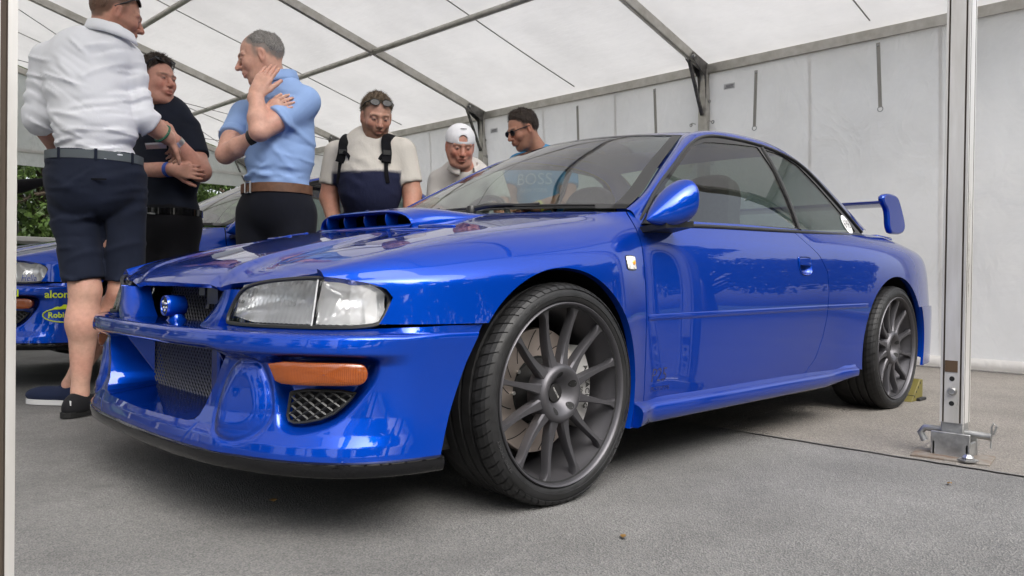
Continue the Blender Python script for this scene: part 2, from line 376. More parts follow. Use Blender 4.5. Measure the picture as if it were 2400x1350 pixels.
# gable uprights at the open end, with grooved profile
def post_section():
    f, g, d, h = .008, .006, .008, .039
    e = [(-h, h), (-h+f, h), (-h+f, h-d), (-h+f+g, h-d), (-h+f+g, h), (h-f-g, h), (h-f-g, h-d), (h-f, h-d), (h-f, h)]
    pts = []
    for k in range(4):
        c, s = math.cos(-k*math.pi/2), math.sin(-k*math.pi/2); pts += [(c*x-s*y, s*x+c*y) for x, y in e]
    return pts
SEC = post_section()
def upright(x, y, label):
    o = empty('tent_upright', (x, y, 0), label, 'tent pole', 'gable uprights')
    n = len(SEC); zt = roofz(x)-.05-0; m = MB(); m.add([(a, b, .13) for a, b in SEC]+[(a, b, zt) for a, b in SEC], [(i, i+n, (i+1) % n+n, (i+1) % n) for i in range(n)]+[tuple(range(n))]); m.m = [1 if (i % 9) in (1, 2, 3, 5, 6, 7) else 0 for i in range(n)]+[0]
    m.obj('upright_profile', [M_POST, mat('painted_groove_shade', (.10, .078, .06), .8)], o, smooth=False)  # groove faces get their own dark brown: recess shade painted into the colour
    m = MB()
    for z in (.2, .29):
        m = MB(); m.lathe([(.0, .0006), (.009, .0006)], (.0395, 0, z), 'x', 14); m.obj('pin_hole', mat('hole_black', (.01, .01, .01), .9), o)
    MB().lathe([(0, .012), (.011, .012), (.016, .004), (.016, 0)], (.039, .002, .245), 'x', 8).obj('bolt_head', M_GALV, o)
    MB().box((.0396, -.003, .335), (.0012, .021, .021)).obj('tape_patch', M_BROWN, o, smooth=False)
    MB().box((0, 0, .1), (.03, .038, .055)).obj('foot_socket', M_GALV, o, bevel=.004)
    m = MB(); m.box((.045, 0, .045), (.005, .065, .05)); m.box((-.045, 0, .045), (.005, .065, .05)); m.box((0, .055, .03), (.05, .006, .03)); m.box((0, -.055, .03), (.05, .006, .03)); m.obj('foot_bracket', M_GALV, o, bevel=.003)
    MB().tube([(0, -.1, .045), (0, -.115, .075), (0, -.1, .095), (0, -.07, .095), (0, .12, .09)], .0125, 10).obj('foot_pin', M_GALV, o)
    MB().tube([(0, .118, .05), (0, .12, .125), (0, .126, .14), (0, .136, .13), (0, .126, .1)], .0035, 6).obj('clip_pin', M_GALV, o)
    P_ = MB(); P_.box((.03, .0, .006), (.085, .125, .005)); P_.obj('base_plate', M_RUST, o, bevel=.002).rotation_euler = (0, 0, R(8))
    MB().lathe([(0, .022), (.01, .022), (.02, .012), (.02, .006), (.034, .005), (.034, 0)], (.09, .07, .011), 'z', 6).obj('anchor_bolt', M_GALV, o)
    return o
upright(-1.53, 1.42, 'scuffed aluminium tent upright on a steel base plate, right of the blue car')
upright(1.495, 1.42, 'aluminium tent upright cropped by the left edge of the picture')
# ------------------------------------------------------------------ car materials
def paint(t, b):
    b.inputs['Metallic'].default_value = .42
    v = coords(t); fl = noise(t, v, 900, 2, .5)
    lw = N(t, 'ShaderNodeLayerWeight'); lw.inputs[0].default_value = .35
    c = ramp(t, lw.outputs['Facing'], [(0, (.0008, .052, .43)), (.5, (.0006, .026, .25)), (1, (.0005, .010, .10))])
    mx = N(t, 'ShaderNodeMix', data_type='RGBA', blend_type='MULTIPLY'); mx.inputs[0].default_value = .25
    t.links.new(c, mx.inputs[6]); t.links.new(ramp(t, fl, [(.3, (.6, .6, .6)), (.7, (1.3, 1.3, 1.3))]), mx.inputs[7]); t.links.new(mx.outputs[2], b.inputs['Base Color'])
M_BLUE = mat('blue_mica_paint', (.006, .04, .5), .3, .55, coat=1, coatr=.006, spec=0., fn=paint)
M_BLK = mat('gloss_black', (.006, .006, .007), .06, 0, spec=.4)
M_TRIM = mat('satin_black_trim', (.012, .012, .012), .42)
M_DARK = mat('matt_black', (.006, .006, .006), .8)
M_RUB = mat('tyre_rubber', (.011, .011, .011), .55, spec=.4, fn=mottle((.009, .009, .009), (.016, .016, .017), 30, rr=(.45, .62)))
M_RIM = mat('anthracite_wheel', (.11, .107, .115), .5, .8)
M_DISC = mat('brake_disc_iron', (.5, .43, .38), .42, .8)
M_CAL = mat('caliper_silver', (.68, .67, .65), .4, .5)
M_CHROME = mat('lamp_reflector', (.92, .92, .93), .12, 1)
M_INT = mat('dark_interior', (.02, .02, .021), .7)
M_SEAT = mat('grey_seat_cloth', (.045, .046, .048), .85, fn=mottle((.035, .035, .037), (.06, .06, .063), 60, bs=.2))
def glass(tint, ior=1.5, rough=0., boost=0.):
    def fn(t, b):
        out = t.nodes['Material Output']; t.nodes.remove(b)
        tr = N(t, 'ShaderNodeBsdfTransparent'); tr.inputs[0].default_value = (*tint, 1)
        g = N(t, 'ShaderNodeBsdfGlossy'); g.inputs['Roughness'].default_value = rough
        fr = N(t, 'ShaderNodeFresnel'); ge = N(t, 'ShaderNodeNewGeometry'); mr = N(t, 'ShaderNodeMapRange'); mr.inputs['To Min'].default_value = ior; mr.inputs['To Max'].default_value = 1/ior; t.links.new(ge.outputs['Backfacing'], mr.inputs['Value']); t.links.new(mr.outputs[0], fr.inputs[0])
        ad = N(t, 'ShaderNodeMath', operation='ADD'); ad.inputs[1].default_value = boost; t.links.new(fr.outputs[0], ad.inputs[0])
        mx = N(t, 'ShaderNodeMixShader'); t.links.new(ad.outputs[0], mx.inputs[0]); t.links.new(tr.outputs[0], mx.inputs[1]); t.links.new(g.outputs[0], mx.inputs[2]); t.links.new(mx.outputs[0], out.inputs[0])
    return fn
M_WS = mat('windscreen_glass', fn=glass((.78, .86, .81), 1.55, .0, .09))
M_SG = mat('side_glass', fn=glass((.38, .45, .41), 1.5, .0, .04))
def ribbed(t, b):
    out = t.nodes['Material Output']; t.nodes.remove(b)
    tr = N(t, 'ShaderNodeBsdfTransparent'); tr.inputs[0].default_value = (.93, .94, .94, 1)
    g = N(t, 'ShaderNodeBsdfGlossy'); g.inputs['Roughness'].default_value = .04
    rf = N(t, 'ShaderNodeBsdfRefraction'); rf.inputs['IOR'].default_value = 1.3; rf.inputs['Roughness'].default_value = .03
    wv = N(t, 'ShaderNodeTexWave', wave_type='BANDS', bands_direction='Y'); wv.inputs['Scale'].default_value = 26; wv.inputs['Distortion'].default_value = .3; wv.inputs['Detail'].default_value = 1
    v = coords(t, (.75, 1, .03)); t.links.new(v, wv.inputs['Vector'])
    bp = N(t, 'ShaderNodeBump'); bp.inputs['Strength'].default_value = 1.; bp.inputs['Distance'].default_value = .010; t.links.new(wv.outputs['Fac'], bp.inputs['Height']); t.links.new(bp.outputs[0], rf.inputs['Normal'])
    fr = N(t, 'ShaderNodeFresnel'); fr.inputs[0].default_value = 1.5
    m1 = N(t, 'ShaderNodeMixShader'); m1.inputs[0].default_value = .6; t.links.new(tr.outputs[0], m1.inputs[1]); t.links.new(rf.outputs[0], m1.inputs[2])
    mx = N(t, 'ShaderNodeMixShader'); t.links.new(fr.outputs[0], mx.inputs[0]); t.links.new(m1.outputs[0], mx.inputs[1]); t.links.new(g.outputs[0], mx.inputs[2]); t.links.new(mx.outputs[0], out.inputs[0])
M_LENS = mat('lamp_lens', fn=ribbed)
def refl(t, b):
    wv = N(t, 'ShaderNodeTexWave', wave_type='BANDS', bands_direction='Y'); wv.inputs['Scale'].default_value = 26; wv.inputs['Distortion'].default_value = 1.2; wv.inputs['Detail'].default_value = 2
    t.links.new(coords(t, (.6, 1, .12)), wv.inputs['Vector']); bump(t, b, wv.outputs['Fac'], .6, .01)
M_REFL = mat('headlamp_bowl', (.97, .97, .98), .16, .5)
def amber(t, b):
    v = coords(t); ch = N(t, 'ShaderNodeTexWave', wave_type='BANDS', bands_direction='Z'); ch.inputs['Scale'].default_value = 110; t.links.new(v, ch.inputs['Vector'])
    c2 = N(t, 'ShaderNodeTexWave', wave_type='BANDS', bands_direction='Y'); c2.inputs['Scale'].default_value = 100; t.links.new(coords(t, (.6, 1, 0)), c2.inputs['Vector'])
    ad = N(t, 'ShaderNodeMath', operation='ADD'); t.links.new(ch.outputs['Fac'], ad.inputs[0]); t.links.new(c2.outputs['Fac'], ad.inputs[1])
    bump(t, b, ad.outputs[0], .15, .001); t.links.new(ramp(t, ad.outputs[0], [(.3, (.16, .024, .002)), (1, (.27, .06, .005))]), b.inputs['Base Color'])
M_AMB = mat('amber_lens', (.5, .1, .01), .12, 0, coat=1, fn=amber)
M_AMBC = mat('amber_bright', (.95, .42, .05), .3, .3, coat=.5)
M_MESH = mat('black_wire_mesh', (.2, .2, .21), .4, .7)
M_RAD = mat('radiator_black', (.012, .012, .012), .7)
M_WHITE = mat('white_vinyl', (.78, .78, .78), .4)
M_INK = mat('black_ink', (.01, .01, .01), .5)

# ------------------------------------------------------------------ body side
ROWS = [  # x, y at z=.15,.25,.38,.50,.60, then (y,z) of shoulder low, shoulder, top edge
 (.66, .70, .705, .71, .705, .695, (.69, .620), (.675, .638), (.650, .648)),
 (.56, .79, .795, .795, .787, .775, (.762, .630), (.73, .662), (.672, .677)),
 (.46, .84, .845, .846, .840, .830, (.812, .640), (.762, .685), (.68, .704)),
 (.36, .866, .870, .871, .866, .857, (.838, .652), (.780, .704), (.682, .729)),
 (.18, .884, .886, .887, .885, .879, (.860, .672), (.792, .735), (.685, .765)),
 (0, .887, .889, .890, .888, .884, (.867, .690), (.797, .759), (.687, .794)),
 (-.16, .885, .888, .889, .888, .883, (.863, .706), (.798, .779), (.690, .818)),
 (-.27, .876, .879, .880, .879, .873, (.852, .719), (.795, .794), (.697, .834)),
 (-.36, .855, .859, .861, .861, .856, (.837, .729), (.797, .799), (.722, .850)),
 (-.46, .832, .844, .850, .852, .848, (.831, .735), (.803, .797), (.760, .857)),
 (-.60, .829, .842, .849, .851, .848, (.832, .737), (.808, .797), (.783, .848)),
 (-1.0, .829, .842, .849, .852, .849, (.834, .742), (.810, .801), (.785, .851)),
 (-1.5, .830, .843, .851, .854, .851, (.836, .747), (.812, .807), (.785, .859)),
 (-1.8, .840, .852, .858, .861, .858, (.843, .751), (.816, .815), (.780, .866)),
 (-2.05, .866, .872, .876, .877, .873, (.856, .756), (.822, .824), (.771, .873)),
 (-2.3, .884, .888, .890, .890, .886, (.867, .762), (.825, .831), (.757, .880)),
 (-2.52, .888, .891, .893, .893, .889, (.868, .766), (.820, .836), (.738, .885)),
 (-2.75, .880, .883, .886, .886, .881, (.858, .768), (.803, .837), (.712, .886)),
 (-3.0, .850, .853, .857, .857, .851, (.826, .766), (.766, .831), (.665, .879)),
 (-3.2, .800, .803, .807, .807, .800, (.774, .760), (.710, .820), (.605, .865)),
 (-3.36, .715, .718, .722, .722, .715, (.69, .750), (.62, .802), (.52, .845))]
ZL = [.15, .25, .38, .50, .60]
_x = np.array([r[0] for r in ROWS])[::-1]
_c = np.array([[(r[1+k], ZL[k]) for k in range(5)]+[r[6], r[7], r[8]] for r in ROWS], float)[::-1]
SIDE = ncs(_x, _c)
_tk = np.array([0, .10, .23, .35, .45, .555, .64, .745]); _tk /= _tk[-1]
def side_grid(x0, x1, nx, nt=64):
    xs = np.linspace(x0, x1, nx); C = SIDE(xs); T = np.linspace(0, 1, nt); out = np.zeros((nx, nt, 3))
    yz = ncs(_tk, C.transpose(1, 0, 2))(T).transpose(1, 0, 2); out[..., 0] = xs[:, None]; out[..., 1:] = yz; return out
_SG = side_grid(-3.36, .66, 300, 90)
def side_y(x, z):
    i = int(np.clip((x+3.36)/(4.02)*299, 0, 299)); return float(np.interp(z, _SG[i, :, 2], _SG[i, :, 1]))
def side_n(x, z):
    e = .01; a = (side_y(x+e, z)-side_y(x-e, z))/(2*e); b = (side_y(x, z+e)-side_y(x, z-e))/(2*e); n = np.array([-a, 1, -b]); return n/np.linalg.norm(n)
def belt(x): c = SIDE(np.array([x]))[0, 7]; return float(c[0]), float(c[1])
def arch_f(x, z): return np.hypot(x-.022, z-.318)-.345
def arch_r(x, z): return (np.hypot((x+2.475)/.405, (z-.30)/.37)-1)*.38
def door_back(z): return np.interp(z, [.2, .243, .31, .40, .49, .60, .68, .75, .80, .88], [-1.47, -1.53, -1.63, -1.69, -1.722, -1.742, -1.738, -1.68, -1.60, -1.49])
def door_front(z): return np.interp(z, [.2, .5, .7, .78, .86], [-.388, -.393, -.394, -.402, -.425])
GAP = .0028
def panel(V, F, *vals):
    """clip a grid by functions of its points, in turn"""
    for fn in vals:
        V, F = clip(V, F, fn(V[:, 0], V[:, 1], V[:, 2]))
    return V, F
def two(name, V, F, m, parent, sharp=40, label=None, mirror=True, mi=None):
    """left part and its right twin"""
    a = mkobj(name, V, F, m, parent, sharp=sharp, mi=mi); r = [a]
    if mirror:
        V2, F2 = mir(V, F); r.append(mkobj(name, V2, F2, m, parent, sharp=sharp, mi=mi))
    return r

# ------------------------------------------------------------------ plan curve round the nose
PLN = np.array([(.852, 0), (.848, .2), (.835, .37), (.797, .54), (.728, .695), (.625, .80), (.53, .84), (.43, .858), (.30, .872)])
_fu = np.concatenate([PLN[:0:-1]*[1, -1], PLN]); _s = np.concatenate([[0], np.cumsum(np.hypot(*np.diff(_fu, axis=0).T))]); _s -= _s[len(_s)//2]
NOSE = ncs(_s, _fu); SMAX = _s[-1]
def nose(s, d):
    s = np.asarray(s, float); q = NOSE(s); e = 1e-3; t = NOSE(s+e)-NOSE(s-e); t /= np.linalg.norm(t, axis=-1)[..., None]
    n = np.stack([t[..., 1], -t[..., 0]], -1); return q+np.asarray(d)[..., None]*n
def npt(s, d, z):
    p = nose(np.array([s]), np.array([d]))[0]; return np.array([p[0], p[1], z])
def on_nose(sz, d):
    sz = np.array(sz, float); p = nose(sz[:, 0], np.broadcast_to(np.asarray(d, float), (len(sz),))); return np.concatenate([p, sz[:, 1:]], 1)
MOUTH = [(-.425, .446), (-.437, .428), (-.405, .37), (-.372, .315), (-.352, .275), (-.335, .262), (-.30, .256), (0, .252), (.30, .256), (.335, .262), (.352, .275), (.372, .315), (.405, .37), (.437, .428), (.425, .446), (0, .449)]
RECESS = smoothpoly([(.597, .438), (.622, .38), (.642, .29), (.66, .272), (.713, .27), (.80, .297), (.875, .375), (.893, .41), (.887, .438)], k=2)
OVAL = smoothpoly([(.492, .432), (.44, .37), (.416, .30), (.44, .242), (.51, .228), (.578, .248), (.617, .30), (.597, .374), (.556, .43)], k=2)
def bump_d(S, Z):
    """outward offset of the bumper wall from the plan curve"""
    a = np.abs(S); corner = sstep(.80, 1.0, a)
    low = np.interp(Z, [.20, .215, .235, .26, .30, .36, .42], [0, -.001, -.006, -.02, -.034, -.043, -.046])
    k = sstep(.424, .458, Z+.010*sstep(.40, .50, a)-.004)
    d = low*(1-k)+k*(.002+.004*np.sin(np.clip((Z-.44)/.045, 0, 1)*np.pi))
    side = -.002-.010*np.sin(np.clip((Z-.2)/.3, 0, 1)*np.pi)
    d = d*(1-corner)+side*corner
    so = sdpoly(a, Z, OVAL); d = d+.016*sstep(.01, -.045, so)-.004*np.exp(-(so/.0065)**2)
    col = np.exp(-((a-(.46-.06*(Z-.25)/.18*0))/.05)**2)*sstep(.45, .40, Z)*.006; d = d+col
    sr = sdpoly(a, Z, RECESS); d = d-.042*sstep(.016, -.016, sr)*(1-.0*corner)
    # joint lines beside the mouth
    d = d-.002*np.exp(-(((a-.31-(Z-.205)*.9)/.003)**2))*sstep(.262, .25, Z)
    return d
def bump_top(S):
    """shelf: how far the top runs back towards the lamps, and its end height"""
    a = np.abs(S); w_ = np.interp(a, [0, .30, .42, .80, .93, 1.0, 1.06, 1.2], [.15, .15, .065, .06, .045, .016, .004, .002]); z_ = np.interp(a, [0, .3, .42, .85, 1.0, 1.06, 1.2], [.498, .498, .506, .506, .511, .514, .515]); return w_, z_
def smooth1(f, a, k=.02):
    return sum(f(a+t)[0] for t in (-k, -k/2, 0, k/2, k))/5, sum(f(a+t)[1] for t in (-k, -k/2, 0, k/2, k))/5
def bumper_grid():
    S = np.linspace(-SMAX, SMAX, 700); zs = np.linspace(.203, .482, 110); nt = 18
    P = np.zeros((len(S), len(zs)+nt, 3))
    SS, ZZ = np.meshgrid(S, zs, indexing='ij'); D = bump_d(SS, ZZ); xy = nose(SS, D); P[:, :len(zs), :2] = xy; P[:, :len(zs), 2] = ZZ
    w_, z_ = smooth1(bump_top, S); d0 = D[:, -1]; slope = 0
    for k in range(nt):
        t = (k+1)/nt; ang = min(t*2.2, 1)*math.pi/2
        # quarter round then flat shelf
        rr_ = np.minimum(.02, w_*.6+.002); f1 = min(t/.4, 1); f2 = max((t-.4)/.6, 0)
        d = d0-rr_*(1-math.cos(f1*math.pi/2))-(w_-rr_)*f2; zt = np.minimum(.482+.0145, z_); z = .482+(zt-.482)*math.sin(f1*math.pi/2)+(z_-zt)*f2
        P[:, len(zs)+k, :2] = nose(S, d); P[:, len(zs)+k, 2] = z
    return S, zs, P
def build_bumper(car):
    S, zs, P = bumper_grid(); V, F = gridmesh(P)
    Sf = np.repeat(S, P.shape[1]); K = np.tile(np.arange(P.shape[1]), len(S)); Zf = V[:, 2]
    wall = K < len(zs)
    val = np.where(wall, sdpoly(Sf, Zf, MOUTH), .05)
    Va, Fa = clip(V, F, val)
    def edge(x, y, z): return np.where(x < .6, (x-np.interp(z, [.17, .30, .42, .515], [.448, .408, .362, .316])), 1.)
    Va, Fa = panel(Va, Fa, edge)
    def sel(p): return p[0] > .6 and abs(p[1]) < .46 and .24 < p[2] < .455
    V2, F2 = rim(Va, Fa, .02, direction=lambda p: (-(p[0]-.655), -.07*np.sign(p[1])*sstep(.2, .4, abs(p[1])), .03*sstep(.3, .25, p[2])), sel=sel, steps=8)
    V2, F2 = rim(V2, F2, .018, sel=lambda p: not sel(p) and p[0] > -.1 and (p[0] < .5))
    o = mkobj('front_bumper', V2, F2, M_BLUE, car, sharp=38)
    return o
# ------------------------------------------------------------------ hood
_hs = np.linspace(-.80, .80, 300); _he = nose(_hs, np.full(300, -.098))
_o = np.argsort(_he[:, 1])
def hood_front(y): return np.interp(y, _he[_o, 1], _he[_o, 0])
def hood_rear(y): return -.235-.30*np.abs(y)**2.2
_zc = ncs([-.5, -.4, -.2, 0, .25, .5, .6, .7, .76, .84], [.908, .893, .858, .82, .770, .712, .686, .657, .638, .61])
def hood_edge_z(y): return np.interp(np.abs(y), [0, .25, .285, .31, .36, .5, .62, .70], [.607, .605, .599, .598, .608, .619, .629, .642])
def hood_side(x):
    c = SIDE(np.clip(x, -.46, .66)); return c[..., 7, 0], c[..., 7, 1]
def hood_z(x, y, roll=True):
    x = np.asarray(x, float); y = np.asarray(y, float); a = np.abs(y); ys, zs = hood_side(x); zs = np.where(x > .6, zs-.12*(x-.6), zs)
    q = np.clip(a/ys, 0, 1.08); z = zs+(_zc(x)-zs)*(1-q**2.4)
    z = z+.009*np.exp(-((a-.305)/.03)**2)*sstep(.12, .55, x)-.006*np.exp(-((a-.40)/.06)**2)*sstep(.0, .5, x)
    if roll:
        e = np.clip(hood_front(y)-x, 0, 1); zf = hood_z(hood_front(y), y, False)
        z = z-(zf-hood_edge_z(y))*np.exp(-(e/.032)**1.25)*(1-.45*sstep(.54, .655, np.abs(y)))
    return z
def build_hood(car):
    xs = np.concatenate([np.linspace(-.46, .55, 110), np.linspace(.555, .80, 90)]); ys = np.linspace(-.72, .72, 241)
    X, Y = np.meshgrid(xs, ys, indexing='ij'); V, F = gridmesh(np.stack([X, Y, hood_z(X, Y)], -1))
    V, F = panel(V, F, lambda x, y, z: hood_front(y)-x, lambda x, y, z: hood_side(x)[0]-GAP-np.abs(y), lambda x, y, z: x-hood_rear(y))
    for (cx, cy) in VENTS:
        V, F = panel(V, F, lambda x, y, z: vent_sd(x, y, cx, cy))
    V, F = rim(V, F, .014, direction=lambda p: (-.010, 0, -.010) if p[0] > .55 else (0, 0, -.014))
    h = mkobj('hood', V, F, M_BLUE, car, sharp=38)
    for (cx, cy) in VENTS:
        m = MB(); g = np.linspace(-1, 1, 9)
        m.grid([[(cx+.5*u*.05, cy+v*.12, float(hood_z(cx, cy))-.012+(-.16)*(.5*u*.05)) for v in g] for u in g]); m.obj('vent_mesh', M_MESH, h)
        a = np.linspace(0, 2*np.pi, 40); ring = [(cx+VR[0]*math.cos(t), cy+VR[1]*math.sin(t)) for t in a]
        MB().tube([(x, y, float(hood_z(x, y))+.001) for x, y in ring], .004, 6, cap=False).obj('vent_lip', M_BLUE, h)
    # scoop
    ws, xf, xb = .285, .125, -.27
    def hh(x):
        t = np.clip((xf-x)/(xf-xb), 0, 1); return .058*(1-sstep(.15, 1.0, t))+.004
    nx, ny = 50, 91; xs = np.linspace(xf, xb, nx); q = np.linspace(-1, 1, ny); P = np.zeros((nx, ny, 3))
    for i, x in enumerate(xs):
        t = (xf-x)/(xf-xb); wd = ws+.03*sstep(0, .6, t); ang = q*np.pi/2
        yy = wd*np.sign(np.sin(ang))*np.abs(np.sin(ang))**.42; prof = np.clip(1-np.abs(yy/wd)**5, 0, 1)**(1/2.2)
        xl = x-.035*np.abs(yy/wd)**2.5*(1-t)
        P[i, :, 0] = xl; P[i, :, 1] = yy; P[i, :, 2] = hood_z(xl, yy)+hh(x)*prof-.003
    V, F = gridmesh(P[:, ::-1]); s = mkobj('hood_scoop', V, F, M_BLUE, h, sharp=50)
    e = P[0]; c = e.mean(0); inner = e.copy(); inner[:, 1] *= .955; zb = hood_z(e[:, 0], e[:, 1]); inner[:, 2] = zb+(e[:, 2]-zb)*.80
    rimp = [e, (e+inner)/2+np.array([.007, 0, .001]), inner, inner+np.array([-.03, 0, -.002])]
    mkobj('scoop_lip', *gridmesh(np.array(rimp)), M_BLUE, s, sharp=60)
    deep = inner+np.array([-.03, 0, -.002]); d2 = deep+np.array([-.16, 0, .0]); d2[:, 1] *= .9; d2[:, 2] = hood_z(d2[:, 0], d2[:, 1])+.03
    m = MB(); m.grid([deep, d2]); m.grid([d2, d2*[1, 1, 0]+np.array([0, 0, .80])]); fl = inner.copy(); fl[:, 2] = hood_z(fl[:, 0], fl[:, 1])+.0015; f2 = d2.copy(); f2[:, 2] = hood_z(f2[:, 0], f2[:, 1])+.002
    m.grid([fl, f2]); m.obj('scoop_throat', M_DARK, s)
    for y in (-.20, -.085, .04, .165):
        zb = float(hood_z(xf-.03, y)); a = np.array([(xf-.012-.05*k+.01*math.sin(z*3), y+.004*math.sin(3*z), zb+.048*z) for k in (0, 1) for z in np.linspace(0, 1, 6)]).reshape(2, 6, 3)
        m = MB(); m.grid(a); m.grid(a+np.array([0, .0035, 0]), flip=True); m.grid([a[0], a[0]+np.array([0, .0035, 0])]); m.obj('scoop_vane', M_BLUE, s, smooth=False)
    # scoop front lip board
    P2 = np.array([[(xf+.03-.045*(abs(y)/ws)**2.5-.03*u, y, float(hood_z(xf+.03-.045*(abs(y)/ws)**2.5-.03*u, y))+.007*math.sin(math.pi*u)+.001) for u in np.linspace(0, 1, 6)] for y in np.linspace(-ws, ws, 60)])
    mkobj('scoop_sill', *gridmesh(P2), M_BLUE, s)
    return h
VR = (.017, .085)
VENTS = [(.20, .40), (.115, .43), (.20, -.40), (.115, -.43)]
def vent_sd(x, y, cx, cy): return (np.hypot((x-cx)/VR[0], (y-cy)/VR[1])-1)*.02

# ------------------------------------------------------------------ greenhouse outlines (left side)
DLO_O = [(-.446, .774, .816), (-.562, .745, .914), (-.809, .669, 1.064), (-.978, .617, 1.157), (-1.101, .587, 1.209), (-1.205, .573, 1.235), (-1.37, .565, 1.251), (-1.608, .563, 1.257), (-1.852, .571, 1.24), (-2.017, .594, 1.196), (-2.138, .642, 1.105), (-2.252, .696, .998), (-2.371, .743, .892)]
DLO_B = [(-2.359, .755, .872), (-1.628, .787, .852), (-1.09, .791, .838), (-.607, .798, .82), (-.452, .781, .81)]
DGL = [(-.545, .777, .838), (-.689, .717, .974), (-.829, .674, 1.056), (-.969, .629, 1.136), (-1.035, .611, 1.167), (-1.128, .596, 1.195), (-1.222, .589, 1.208), (-1.411, .58, 1.226), (-1.616, .572, 1.242), (-1.648, .636, 1.133), (-1.625, .713, .993), (-1.589, .778, .867), (-1.102, .785, .855), (-.623, .792, .836)]
RGL = [(-1.645, .574, 1.239), (-1.842, .576, 1.232), (-1.968, .596, 1.194), (-2.073, .644, 1.106), (-2.173, .695, 1.005), (-2.283, .751, .887), (-1.914, .776, .868), (-1.607, .785, .862), (-1.653, .711, .995), (-1.676, .641, 1.123)]
RAIL = [(-.43, .742, .866), (-.55, .712, .922), (-.70, .655, 1.004), (-.88, .592, 1.108), (-1.0, .55, 1.176), (-1.12, .512, 1.236), (-1.28, .505, 1.270), (-1.5, .503, 1.290), (-1.75, .503, 1.294), (-1.95, .508, 1.276), (-2.10, .523, 1.232), (-2.25, .555, 1.160), (-2.42, .592, 1.065), (-2.58, .625, .975), (-2.68, .645, .92)]
def yglass(x, z):
    yb, zb = belt(x); h = z-zb; return yb-.003-.50*h-.13*h*abs(h)
def fan(poly, inset=.0):
    V = np.array(poly, float); return V, [tuple(range(len(V)))]
def extr(poly, n, th):
    """plate from an outline: n = outward direction"""
    P_ = np.array(poly, float); n = np.array(n, float); k = len(P_); V = np.concatenate([P_, P_-n*th]); return V, [tuple(range(k)), tuple(range(2*k-1, k-1, -1))]+[(i, i+k, (i+1) % k+k, (i+1) % k) for i in range(k)]
def flat_panel(poly, yf, off, step=.02):
    """surface patch over an (x,z) outline lying on y = yf(x,z)+off"""
    p = np.array(poly)[:, [0, 2]]; x0, z0 = p.min(0)-.01; x1, z1 = p.max(0)+.01
    xs = np.arange(x0, x1+step, step); zs = np.arange(z0, z1+step, step); X, Z = np.meshgrid(xs, zs, indexing='ij')
    Yv = np.array([[yf(x, z)+off for z in zs] for x in xs]); V, F = gridmesh(np.stack([X, Yv, Z], -1)); F = [f[::-1] for f in F]
    return clip(V, F, -sdpoly(V[:, 0], V[:, 2], p))
def loop_curve(pts, n): return curve3(list(pts)+[pts[0]], n)

